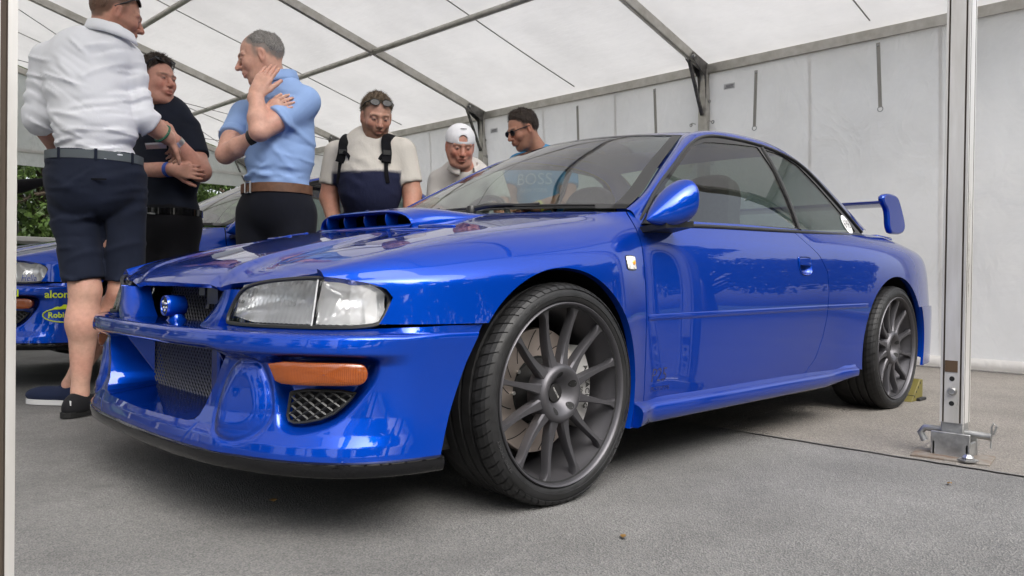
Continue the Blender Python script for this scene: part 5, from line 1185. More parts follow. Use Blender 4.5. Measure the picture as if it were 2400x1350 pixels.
def shoe(parent, ank, d, m_up, m_sole, L=.29):
    d = unit([d[0], d[1], 0]); l = np.cross([0, 0, 1], d); a = np.array([ank[0], ank[1], 0]); lo, hi = a-.36, a+.36; lo[2] = 0; hi[2] = .16
    F = Field(lo, hi, .008); F.ell(a+d*.0+[0, 0, .06], (.055, .043, .055), .03, np.stack([d, l, [0, 0, 1]], 1)); F.ell(a+d*.10+[0, 0, .045], (.13, .046, .045), .03, np.stack([d, l, [0, 0, 1]], 1)); F.ell(a-d*.04+[0, 0, .045], (.05, .038, .05), .03, np.stack([d, l, [0, 0, 1]], 1)); F.put(lo, hi, lambda X, Y, Z: .022-Z+0*X+0*Y, .001, 'i')
    V, f = F.mesh(); sh = put(mkobj('shoe', V, f, m_up, None, sharp=0), parent)
    o = smoothpoly([(-.095, -.03), (-.095, .03), (0, .04), (.10, .05), (.19, .042), (.235, .0), (.19, -.042), (.10, -.05), (0, -.04)], k=2)
    P_ = np.array([a+d*x+l*y+[0, 0, .028] for x, y in o]); V, f = extr(P_, (0, 0, 1), .024); so = mkobj('sole', V, f, m_sole, sh, smooth=False); return sh
def cuffs(F, a, b, r, k=.02): F.cone(a, b, r, r, k)
M_SHIRTW = cloth('white_cotton', (.80, .81, .85), .03, wr=.06); M_NAVY = cloth('navy_chino', (.011, .015, .030), .25); M_BLKC = cloth('black_cloth', (.004, .004, .006), .2); M_POLO = cloth('dark_navy_polo', (.009, .012, .022), .2)
M_SHIRTB = cloth('light_blue_cotton', (.27, .40, .68), .06); M_TROUS = cloth('dark_navy_trousers', (.005, .006, .011), .2); M_TEE = cloth('cream_tshirt', (.62, .585, .53), .05); M_TEEN = cloth('navy_tshirt', (.014, .017, .045), .15); M_POLOW = cloth('white_polo', (.66, .63, .60), .04); M_TEEB = cloth('bright_blue_tshirt', (.06, .32, .62), .1)
M_CAP = cloth('white_cap', (.82, .82, .85), .03); M_BELT = mat('brown_leather', (.11, .05, .026), .5, fn=mottle((.08, .035, .018), (.15, .07, .035), 30)); M_BELTG = mat('grey_webbing', (.09, .105, .115), .8); M_BUCK = mat('buckle_steel', (.6, .6, .6), .3, 1)
HB = hairmat('dark_brown_hair', (.018, .011, .008), (.06, .038, .025)); HG = hairmat('grey_hair', (.12, .11, .10), (.36, .34, .32)); HL_ = hairmat('light_brown_hair', (.07, .045, .028), (.22, .16, .10)); HS = hairmat('shaved_ginger_hair', (.10, .05, .03), (.2, .11, .07))
def leg_pair(F, j, r0, r1, r2, upto=None, infl=0., k=.04):
    for s_ in ('l', 'r'):
        F.cone(j['hip'+s_], j['kn'+s_], r0+infl, r1+infl, k); F.cone(j['kn'+s_], j['an'+s_], r1+infl, r2+infl, .03)
def field_for(pts, pad, h): lo, hi = bbox(*pts); return Field(lo-pad, hi+pad, h)
def text_on(txt, size, center, right, up, n, off, mtl, parent, name='printed_text', project=None, shear=0):
    V, F = text_mesh(txt, size, shear=shear); right, up, n = map(np.array, (right, up, n)); P_ = np.array([center+right*v[0]+up*v[1]+n*off for v in V])
    if project is not None: P_ = np.array([project(p) for p in P_])
    return mkobj(name, P_, F, mtl, parent, smooth=False)
def strap_on(pts, w_, normal, name, m, root, th=.006):
    """flat band along pts"""
    pts = curve3(pts, 24); T = np.gradient(pts, axis=0); T /= np.linalg.norm(T, axis=1)[:, None]; nn = np.array(normal, float); nn = np.broadcast_to(nn, pts.shape) if nn.ndim == 1 else nn
    B = np.cross(T, nn); B /= np.linalg.norm(B, axis=1)[:, None]; n2 = np.cross(B, T)
    sec = [pts+B*w_/2, pts+B*w_/2+n2*th, pts-B*w_/2+n2*th, pts-B*w_/2]; return put(MB().grid(np.array(sec).transpose(1, 0, 2), cv=True).obj(name, m, None, sharp=50), root)
def surf_ring(V, z, c, root, name, m, h=.036, off=.004, n=64, tilt=(0, 0)):
    """band that hugs a mesh at height z: max radius per angle"""
    A = V[np.abs(V[:, 2]-z-(V[:, 0]-c[0])*tilt[0]-(V[:, 1]-c[1])*tilt[1]) < .022]; ang = np.arctan2(A[:, 1]-c[1], A[:, 0]-c[0]); rad = np.hypot(A[:, 0]-c[0], A[:, 1]-c[1]); g = np.linspace(-np.pi, np.pi, n, endpoint=False); rr_ = np.array([rad[np.abs((ang-a+np.pi) % (2*np.pi)-np.pi) < .11].max() if (np.abs((ang-a+np.pi) % (2*np.pi)-np.pi) < .11).any() else .15 for a in g])
    rr_ = (np.roll(rr_, 1)+rr_*2+np.roll(rr_, -1))/4+off; rows = []
    for (dz, dr) in ((-h/2, -.004), (-h/2, 0), (h/2, 0), (h/2, -.004)): rows.append([(c[0]+(r_+dr)*math.cos(a), c[1]+(r_+dr)*math.sin(a), z+dz+(r_*math.cos(a))*tilt[0]+(r_*math.sin(a))*tilt[1]) for r_, a in zip(rr_, g)])
    o = put(MB().grid(rows, cv=True).obj(name, m, None, sharp=50), root); return o, g, rr_+.0
# ------------------------------------------------------------------ the six visitors
RV, FV, UP = np.array([-.712, .702, 0]), np.array([-.702, -.712, 0]), np.array([0, 0, 1.])
def fdir(r, f, u=0): return RV*r+FV*f+UP*u
TONE1, TONE2, TONE3 = (.56, .33, .245), (.50, .26, .185), (.62, .38, .29)
def head_part(j, face, tone, brow, sc_=1., **kw):
    Rm = frame3(face); bk = {k: kw.pop(k) for k in ('beard', 'beardc', 'red', 'hairc', 'hoff', 'hslope', 'hbald') if k in kw}; F = head_field(j['head'], Rm, sc_, neck=j['neck']-[0, 0, .02], **kw); V, f = F.mesh(); return (V, f, head_colors(V, j['head'], Rm, sc_, tone, brow, **bk)), Rm
def collar(j, Rm, root, m, r_=.076, h=.045, open_=.5, drop=0., k=.08):
    """turned-down shirt collar round the neck"""
    c = j['neck']*(1-k)+j['head']*k+np.array([0, 0, .004]); rows = []; a = np.linspace(open_, 2*np.pi-open_, 40); f0 = unit(Rm[:, 0]*[1, 1, 0]); l0 = np.cross(UP, f0)
    for (dr, dz) in ((-.004, -.02), (0, .022), (.006, .030), (.014, .026), (.024, -.004), (.030, -.022), (.024, -.024)):
        rows.append([c+(f0*math.cos(t)*1.08+l0*math.sin(t))*(r_+dr)+UP*(dz-.022*math.cos(t)-drop*max(0, math.cos(t))) for t in a])
    return put(MB().grid(rows).obj('collar', m, None, sharp=0), root)
# ---- man in white shirt
def man_a():
    j = JOINTS['A']; root = person('A', 'tall man in white shirt with rolled sleeves and navy shorts, back turned'); parts = []
    face = fdir(.80, .55, -.28); hp, Rm = head_part(j, face, TONE2, (.10, .05, .03), 1.03, beard=.45, beardc=(.14, .07, .045), fat=.008, hairc=(.13, .07, .045), hoff=.02); parts.append(hp)
    F = field_for([j['el'], j['wl'], j['er'], j['wr'], j['hr']], .17, .007)
    F.cone(j['el'], j['wl'], .05, .033, .02); F.cone(j['er'], j['wr'], .056, .036, .02)
    hand_prims(F, j['wr'], j['hr']-j['wr']+[0, 0, -.01], fdir(-.5, -.2, -.6), 1, .85); hand_prims(F, j['wl'], fdir(.9, .3, .1), fdir(0, -.3, .9), -1, .6)
    V, f = F.mesh(); parts.append((V, f, limb_colors(V, TONE1)))
    F = field_for([j['hipl'], j['knl'], j['anl'], j['hipr'], j['knr'], j['anr']], .13, .009); 
    for s_ in 'lr':
        k_, a_ = j['kn'+s_], j['an'+s_]; F.cone(j['hip'+s_]*.4+k_*.6, k_, .08, .062, .03); F.cone(k_, k_*.68+a_*.32, .058, .066, .03); F.cone(k_*.68+a_*.32, a_, .064, .034, .03); F.cone(a_, a_-[0, 0, .06], .034, .04, .02); F.ell(k_*.72+a_*.28-FV*.018, (.05, .05, .09), .04)
    V, f = F.mesh(); parts.append((V, f, limb_colors(V, TONE3, 2)))
    put(skin_obj(parts, None), root)
    V, f = hair_mesh(j['head'], Rm, 1.03, .003, .82, .02, .001); put(hair_obj(V, f, Rm, j['head'], HS, .006), root)
    sh = shades(root, j['head'], Rm, 1.03, (.062, 0, .085), -.75); put(sh, root)
    # shirt
    F = field_for([j['sl'], j['sr'], j['neck'], j['pelvis'], j['el'], j['er'], j['belly']], .24, .0078)
    torso(F, j, (.172, .135), (.172, .152), (.194, .162), .006, side=j['sl']-j['sr'])
    F.cone(j['neck']-[0, 0, .05], j['neck']*.66+j['head']*.34, .086, .070, .05)
    F.put(F.lo, F.ax[0][-1]*np.array([1, 0, 0])+[0, F.ax[1][-1], F.ax[2][-1]], lambda X, Y, Z: (1.135-.16*(-(X-.53)*.712+(Y+1.44)*.702)+.012*np.sin(14*X+9*Y))-Z, .001, 'i')
    for s_, e_, t_ in (('sl', 'el', 1.0), ('sr', 'er', 1.0)):
        a, b = j[s_], j[e_]; d = unit(b-a); F.cone(a, b, .068, .058, .03); q = b+unit(j['w'+e_[1]]-b)*.055; n = unit(j['w'+e_[1]]-b); F.cone(b, q+n*.02, .060, .057, .02, cut=(q, n)); F.cone(b+n*.005, q, .063, .062, .008, cut=[(q, n), (b-n*.005, -n)])
    for s_, e_ in (('sl', 'el'), ('sr', 'er')):
        a, b = j[s_], j[e_]; m_ = a*.3+b*.7; d = unit(b-a)
        F.put(m_-.16, m_+.16, lambda X, Y, Z, d=d, m_=m_: .0055*np.sin(85*((X-m_[0])*d[0]+(Y-m_[1])*d[1]+(Z-m_[2])*d[2])+2.5*np.sin(14*X+11*Y)+1.5*np.sin(16*Z))*np.exp(-((X-m_[0])**2+(Y-m_[1])**2+(Z-m_[2])**2)/.011), .001, 'add')
    F.creases(j['belly'], 46, 3, (-.22, .24), (-.16, .34), .009, .0085, (.08, .26), (.1, .8)); F.creases(j['belly'], 26, 5, (-.2, .24), (-.17, -.02), .009, .008, (.06, .18), (-.3, .5))
    V, f = F.mesh(); put(mkobj('shirt', V, f, M_SHIRTW, None, sharp=0), root)
    collar(j, Rm, root, M_SHIRTW, .076, k=.36)
    # shorts
    F = field_for([j['hipl'], j['hipr'], j['knl'], j['knr'], j['pelvis']+[0, 0, .16]], .2, .009); ax = unit((j['sl']-j['sr'])*[1, 1, 0]); fwd = np.cross(ax, UP); Rp = np.stack([fwd, ax, UP], 1)
    F.ell(j['pelvis']+[0, 0, .03], (.162, .198, .19), .05, Rp); F.ell(j['pelvis']-FV*.04-[0, 0, .06], (.13, .165, .13), .06, Rp)
    for s_ in 'lr':
        q = j['kn'+s_]+np.array([0, 0, .045]); n = unit(j['kn'+s_]-j['hip'+s_]); F.cone(j['hip'+s_], j['kn'+s_], .104, .083, .010, cut=(q, n))
    F.put(F.lo, np.array([F.ax[i][-1] for i in range(3)]), lambda X, Y, Z: Z-1.165+0*X+0*Y, .001, 'i'); F.put(F.lo, np.array([F.ax[i][-1] for i in range(3)]), lambda X, Y, Z: .022*np.exp(-(((X-j['pelvis'][0])*RV[0]+(Y-j['pelvis'][1])*RV[1]-.035-.06*(Z-.6))/.012)**2)*sstep(.93, .80, Z)*sstep(.66, .80, Z), .001, 'add'); F.creases(j['pelvis'], 40, 11, (-.2, .22), (-.5, .1), .007, .010, (.06, .22), (-.2, .9))
    V, f = F.mesh(); so = put(mkobj('shorts', V, f, M_NAVY, None, sharp=0), root)
    bl, g, rad = surf_ring(V, 1.138, j['pelvis'], root, 'belt', M_BELTG, .036, .0)
    for k_ in range(0, 64, 9): a_ = g[k_]; put(MB().box((j['pelvis'][0]+(rad[k_]+.003)*math.cos(a_), j['pelvis'][1]+(rad[k_]+.003)*math.sin(a_), 1.138), (.002, .006, .024), 0, np.array(Matrix.Rotation(a_, 3, 'Z'))).obj('belt_loop', M_NAVY, None), root)
    V0 = V; back = unit(-FV*.9+RV*.25); p0 = j['pelvis']-FV*.162+RV*.03+[0, 0, -.02]; strap_on([p0+RV*t+FV*(.25*t*t) for t in (-.06, 0, .06, .10)], .006, -FV, 'back_pocket', M_BLKC, root, .004)
    shoe(root, j['anl']+[0, 0, 0], fdir(.25, .9), cloth('black_knit', (.012, .012, .014)), M_DARK); shoe(root, j['anr'], fdir(-.95, .1), cloth('navy_knit', (.012, .018, .045)), mat('white_sole', (.6, .6, .6), .6))
    put(MB().box(j['anl']-FV*.078-[0, 0, .045]+RV*.0, (.0015, .01, .01)).obj('shoe_logo', M_WHITE, None), root)
    a = np.linspace(0, 2*np.pi, 20); n = unit(j['wr']-j['er']); u_, v_ = unit(np.cross(n, UP)), UP; c = j['er']*.18+j['wr']*.82
    put(MB().tube([c+(np.cross(n, u_)*math.sin(t)+u_*math.cos(t))*.042 for t in a], .006, 6, cap=False).obj('bracelet', mat('green_bracelet', (.02, .12, .07), .6), None), root)
    ph = MB().box(j['hr']+fdir(-.07, -.02, -.012), (.045, .07, .004), 0, frame3(fdir(.7, .3, .1))); o = put(ph.obj('phone', mat('phone_white', (.75, .75, .76), .3), None, smooth=False), root); o.parent = None; o.matrix_parent_inverse = Matrix.Identity(4); tag(o, 'white phone held by the man in the white shirt', 'phone')
man_a()
# ---- man in dark polo
def man_b():
    j = JOINTS['B']; root = person('B', 'man in dark polo with sunglasses on his brown hair, arms folded'); parts = []
    face = fdir(.86, -.42, -.06); hp, Rm = head_part(j, face, (.57, .30, .225), (.06, .035, .02), .98, fat=.009, hairc=(.06, .042, .032), hoff=.022, hslope=.8); parts.append(hp)
    F = field_for([j['el'], j['wl'], j['er'], j['wr'], j['sl']], .16, .007)
    F.cone(j['sl']*.3+j['el']*.7, j['el'], .054, .05, .02); F.cone(j['el'], j['wl'], .052, .034, .02); F.cone(j['er'], j['wr'], .05, .034, .02); F.cone(j['sr']*.2+j['er']*.8, j['er'], .054, .05, .02)
    hand_prims(F, j['wl'], fdir(-.45, .1, .8), fdir(-.8, .2, -.2), 1, .75); hand_prims(F, j['wr'], fdir(.95, -.1, -.1), fdir(.1, .9, .1), 1, .5)
    V, f = F.mesh(); parts.append((V, f, limb_colors(V, (.56, .31, .235)))); put(skin_obj(parts, None), root)
    V, f = hair_mesh(j['head'], Rm, .98, .010, .80, .022, .005, top=.012); put(hair_obj(V, f, Rm, j['head'], HB, .016), root)
    put(shades(root, j['head'], Rm, .98, (.055, 0, .108), -.85), root)
    F = field_for([j['sl'], j['sr'], j['neck'], j['pelvis'], j['el'], j['er']], .24, .0115); torso(F, j, (.19, .14), (.18, .155), (.175, .145), .004, side=j['sl']-j['sr'])
    for s_, e_ in (('sl', 'el'), ('sr', 'er')): a, b = j[s_], j[e_]; n = unit(b-a); q = a+n*.17; F.cone(a, b, .070, .066, .03, cut=(q, n))
    F.creases(j['belly'], 20, 31, (-.2, .2), (-.2, .3), .005, .012, (.06, .2), (-.9, .9)); V, f = F.mesh(); put(mkobj('polo_shirt', V, f, M_POLO, None, sharp=0), root); collar(j, Rm, root, M_POLO, .068, open_=.45)
    F = field_for([j['hipl'], j['hipr'], j['anl'], j['anr'], j['pelvis']+[0, 0, .1]], .2, .014); ax = unit((j['sl']-j['sr'])*[1, 1, 0]); Rp = np.stack([np.cross(ax, UP), ax, UP], 1)
    F.ell(j['pelvis']+[0, 0, -.02], (.148, .178, .17), .05, Rp); leg_pair(F, j, .10, .08, .07); F.fold((.003,), (sin_folds((.5, .6, 1), 26, 0, 1.3),)); V, f = F.mesh(); put(mkobj('trousers', V, f, M_BLKC, None, sharp=0), root)
    surf_ring(V, .955, j['pelvis'], root, 'belt', M_BLK, .034)
    b_ = j['pelvis']+fdir(-.02, -.165, .022); put(MB().tube([b_+RV*x+UP*z for x, z in ((-.02, .018), (-.024, -.012), (.024, -.016))], .004, 6).obj('belt_buckle', M_BUCK, None), root)
    for w_, e_, m_, nm in ((j['wr'], j['er'], mat('blue_wristband', (.02, .08, .42), .6), 'wristband'), (j['wl'], j['el'], mat('watch_steel', (.55, .53, .5), .3, .9), 'wristwatch')):
        n = unit(w_-e_); c = e_*.1+w_*.9; u_ = unit(np.cross(n, [.3, .2, .9])); v_ = np.cross(n, u_); put(MB().grid([[c+n*t+(u_*math.cos(a)+v_*math.sin(a))*(.038) for a in np.linspace(0, 2*np.pi, 24)] for t in (-.013, .013)]).obj(nm, m_, None), root)
    for s_ in 'lr': shoe(root, j['an'+s_], fdir(.7, -.5), M_DARK, M_DARK)
man_b()
# ---- man in light blue shirt
def man_c():
    j = JOINTS['C']; root = person('C', 'grey-haired man in light blue short-sleeved shirt resting his cheek on his hand'); parts = []
    face = fdir(-.93, -.25, -.30); hp, Rm = head_part(j, face, (.60, .35, .265), (.14, .10, .08), 1.02, red=.8, nose_=1.04, hairc=(.24, .22, .2), hoff=.030, hslope=.62, hbald=.066); parts.append(hp)
    F = field_for([j['el'], j['wl'], j['er'], j['wr'], j['sl'], j['hr'], j['head']], .15, .006)
    F.cone(j['sl']*.45+j['el']*.55, j['el'], .058, .045, .015); F.cone(j['el'], j['el']*.6+j['wl']*.4, .044, .047, .015); F.cone(j['el']*.6+j['wl']*.4, j['wl'], .047, .033, .015)
    F.cone(j['sr']*.35+j['er']*.65, j['er'], .054, .044, .015); F.cone(j['er'], j['er']*.6+j['wr']*.4, .044, .046, .015); F.cone(j['er']*.6+j['wr']*.4, j['wr'], .046, .033, .015); F.cone(j['wr'], j['hr'], .032, .028, .02)
    hand_prims(F, j['wl']+fdir(-.012, 0, .015), fdir(.40, .20, .87), fdir(.15, .95, -.2), 1, .14, 1.08, .06, .35)
    hand_prims(F, j['hr']-fdir(.05, .03, .03), fdir(.75, -.05, .45), fdir(.1, .95, 0), -1, .35, .95, .1, .4)
    V, f = F.mesh(); parts.append((V, f, limb_colors(V, (.62, .375, .285)))); put(skin_obj(parts, None), root)
    V, f = hair_mesh(j['head'], Rm, 1.02, .0045, .62, .034, .002, bald=.058); put(hair_obj(V, f, Rm, j['head'], HG, .008), root)
    F = field_for([j['sl'], j['sr'], j['neck'], j['pelvis'], j['el'], j['er']], .24, .0082); side = unit(fdir(.72, -.66)); torso(F, j, (.176, .142), (.168, .168), (.165, .152), .005, side=side)
    for s_, e_, L in (('sl', 'el', .19), ('sr', 'er', .20)): a, b = j[s_], j[e_]; n = unit(b-a); q = a+n*L; F.cone(a-n*.01, b, .066, .066, .05, cut=(q, n)); F.cone(a+n*.10, b, .069, .0695, .008, cut=[(q, n), (q-n*.03, -n)])
    F.put(F.lo, np.array([F.ax[i][-1] for i in range(3)]), lambda X, Y, Z: 1.045-Z+0*X+0*Y, .001, 'i')
    F.creases(j['belly'], 26, 21, (-.2, .2), (-.18, .3), .0065, .009, (.08, .24), (-.9, .9)); F.creases(j['belly'], 16, 22, (-.18, .18), (-.17, -.06), .008, .009, (.06, .14), (-.4, .4)); V, f = F.mesh(); sh = put(mkobj('shirt', V, f, M_SHIRTB, None, sharp=0), root); collar(j, Rm, root, M_SHIRTB, .076, open_=.35, drop=.01, k=.22); F_ = None
    for z in (1.33, 1.25, 1.17, 1.10):
        A = V[(np.abs(V[:, 2]-z) < .02)]; t = (A-j['belly'])@fdir(-.80, -.55); k_ = np.argmax(t+0*t); p = A[k_]; put(MB().lathe([(0, .003), (.005, .0025), (.006, 0)], (0, 0, 0), 'x', 10).obj('shirt_button', M_WHITE, None), root); o = bpy.data.objects[-1] if False else root.children[-1]
        o.location = Vector(p)+Vector(fdir(-.80, -.55))*.001; o.rotation_euler = Vector(fdir(-.80, -.55)).to_track_quat('X', 'Z').to_euler()
    F = field_for([j['hipl'], j['hipr'], j['anl'], j['anr'], j['pelvis']+[0, 0, .1]], .2, .013); ax = side*[1, 1, 0]; Rp = np.stack([np.cross(ax, UP), ax, UP], 1)
    F.ell(j['pelvis']+[0, 0, -.01], (.152, .17, .17), .05, Rp); leg_pair(F, j, .108, .085, .07); F.put(F.lo, np.array([F.ax[i][-1] for i in range(3)]), lambda X, Y, Z: Z-1.075+0*X+0*Y, .001, 'i'); F.fold((.003,), (sin_folds((.5, .6, 1), 26, 0, 1.3),)); V, f = F.mesh(); put(mkobj('trousers', V, f, M_TROUS, None, sharp=0), root)
    bl, g, rad = surf_ring(V, 1.045, j['pelvis'], root, 'belt', M_BELT, .042, .006)
    a0 = math.atan2(*(fdir(-.62, -.78)[[1, 0]])); i = int(np.argmin(np.abs((g-a0+np.pi) % (2*np.pi)-np.pi))); p = j['pelvis']*[1, 1, 0]+np.array([(rad[i]+.006)*math.cos(g[i]), (rad[i]+.006)*math.sin(g[i]), 1.045]); t_ = np.array([-math.sin(g[i]), math.cos(g[i]), 0])
    put(MB().tube([p+t_*x+UP*z for x, z in ((-.022, .026), (.022, .026), (.022, -.026), (-.022, -.026), (-.022, .026))], .0045, 6, cap=False).obj('belt_buckle', M_BUCK, None), root)
    n = unit(j['wr']-j['er']); c = j['er']*.08+j['wr']*.92; u_ = unit(np.cross(n, [.3, .2, .9])); v_ = np.cross(n, u_); put(MB().grid([[c+n*t+(u_*math.cos(a)+v_*math.sin(a))*rr_ for a in np.linspace(0, 2*np.pi, 24)] for t, rr_ in ((-.02, .037), (-.018, .044), (.018, .044), (.02, .037))]).obj('wristwatch', M_TRIM, None), root)
    for s_ in 'lr': shoe(root, j['an'+s_], fdir(-.6, -.6), M_DARK, M_DARK)
man_c()
def two_fn(t, b):
    at_ = N(t, 'ShaderNodeVertexColor', layer_name='Col'); t.links.new(at_.outputs[0], b.inputs['Base Color']); bump(t, b, noise(t, coords(t, (1, 1, .55)), 26, 5, .62), .35, .012)
M_TWO = mat('two_tone_cotton', (.5, .5, .5), .85, spec=.2, fn=two_fn)
# ---- man with backpack
def man_d():
    j = JOINTS['D']; root = person('D', 'bearded man in cream and navy T-shirt with black backpack straps'); parts = []
    face = fdir(.36, -.82, -.42); hp, Rm = head_part(j, face, (.55, .31, .225), (.10, .06, .035), 1.0, beard=.75, beardc=(.16, .085, .05), hairc=(.16, .115, .08), hoff=.026, hslope=.78); parts.append(hp)
    F = field_for([j['el'], j['wl'], j['er'], j['wr']], .16, .008)
    for s_ in 'lr': F.cone(j['s'+s_]*.4+j['e'+s_]*.6, j['e'+s_], .060, .052, .02); F.cone(j['e'+s_], j['w'+s_], .052, .034, .02); hand_prims(F, j['w'+s_], j['w'+s_]-j['e'+s_], fdir(0, -.3, -.6), 1 if s_ == 'l' else -1, .5)
    V, f = F.mesh(); parts.append((V, f, limb_colors(V, (.50, .27, .19)))); put(skin_obj(parts, None), root)
    V, f = hair_mesh(j['head'], Rm, 1.0, .008, .78, .026, .004, top=.006); put(hair_obj(V, f, Rm, j['head'], HL_, .016), root)
    put(shades(root, j['head'], Rm, 1.0, (.070, 0, .098), -.62), root)
    F = field_for([j['sl'], j['sr'], j['neck'], j['pelvis'], j['el'], j['er']], .24, .0115); torso(F, j, (.188, .14), (.182, .155), (.18, .15), .006, side=j['sl']-j['sr'])
    for s_, e_ in (('sl', 'el'), ('sr', 'er')): a, b = j[s_], j[e_]; n = unit(b-a); q = a+n*.185; F.cone(a, b, .074, .072, .03, cut=(q, n))
    F.creases(j['belly'], 22, int(j['head'][2]*1e4), (-.2, .2), (-.2, .3), .005, .012, (.06, .2), (-.9, .9)); V, f = F.mesh()
    lt = np.abs((V-j['chest'])@unit((j['sl']-j['sr'])*[1, 1, 0])); m_ = sstep(1.214, 1.198, V[:, 2]-.012*np.sin(6*lt))*(1-sstep(.195, .205, lt)*sstep(1.10, 1.12, V[:, 2]))
    o = put(mkobj('tshirt', V, f, M_TWO, None, sharp=0), root); attr_col(o, np.array((.62, .585, .53))*(1-m_[:, None])+np.array((.014, .017, .045))*m_[:, None])
    fw_ = unit(fdir(.16, -.98)); lat = unit((j['sl']-j['sr'])*[1, 1, 0])
    put(MB().tube([j['neck']-[0, 0, .028]+(fw_*math.cos(a)*1.1+lat*math.sin(a))*.078+UP*(-.02*math.cos(a)) for a in np.linspace(0, 2*np.pi, 30)], .006, 6, cap=False).obj('neckband', M_TEE, None), root)
    def surf(u, z):   # front point of shirt at lateral u, height z
        t = (V-j['chest'])@lat; m_ = (np.abs(t-u) < .02) & (np.abs(V[:, 2]-z) < .02); A = V[m_] if m_.any() else V[np.abs(V[:, 2]-z) < .03]; return A[np.argmax((A-j['chest'])@fw_)]+fw_*.004
    pack = empty('backpack', tuple(j['chest']-fw_*.25), 'black backpack worn by the bearded man in the cream and navy T-shirt', 'backpack')
    for sgn in (1, -1):
        top = j['neck']*.38+j['sl' if sgn > 0 else 'sr']*.62; pts = [top-fw_*.10+UP*.03, top+UP*.055, surf(sgn*.135, 1.38)+fw_*.010, surf(sgn*.14, 1.33)+fw_*.006, surf(sgn*.15, 1.27)+fw_*.006, surf(sgn*.16, 1.20)+fw_*.004, surf(sgn*.168, 1.15)]
        strap_on(pts[:5], .052, fw_+UP*.5, 'shoulder_strap', M_BLKC, pack, .014); strap_on(pts[4:], .022, fw_, 'webbing', M_BLKC, pack, .005)
        strap_on([pts[3]+fw_*.016, pts[3]+fw_*.024-lat*sgn*.03-UP*.02, pts[3]+fw_*.02-lat*sgn*.045-UP*.05], .018, fw_, 'loose_webbing', M_BLKC, pack, .004)
        put(MB().box(pts[3]+fw_*.016, (.006, .02, .012), 0, frame3(fw_)).obj('strap_buckle', M_TRIM, None), pack)
    F = field_for([j['chest']-fw_*.24, j['belly']-fw_*.24], .26, .016); F.ell(j['chest']*.5+j['belly']*.5-fw_*.25, (.12, .16, .24), .03, np.stack([fw_, lat, UP], 1)); v2, f2 = F.mesh(); put(mkobj('pack_body', v2, f2, M_BLKC, None, sharp=0), pack)
    p = surf(.065, 1.30); text_on('VANS', .02, p, -np.cross(fw_, UP)*-1 if False else unit(np.cross(UP, fw_)), UP, fw_, .006, M_INK, root)
    root.children[-1].matrix_parent_inverse = Matrix.Translation(root.location).inverted()
    F = field_for([j['hipl'], j['hipr'], j['anl'], j['anr'], j['pelvis']+[0, 0, .1]], .2, .016); F.ell(j['pelvis']+[0, 0, -.02], (.16, .175, .17), .05, np.stack([fw_, lat, UP], 1)); leg_pair(F, j, .10, .08, .07); V2, f2 = F.mesh(); put(mkobj('trousers', V2, f2, M_TROUS, None, sharp=0), root)
    for s_ in 'lr': shoe(root, j['an'+s_], fdir(.1, -.9), M_DARK, M_DARK)
man_d()
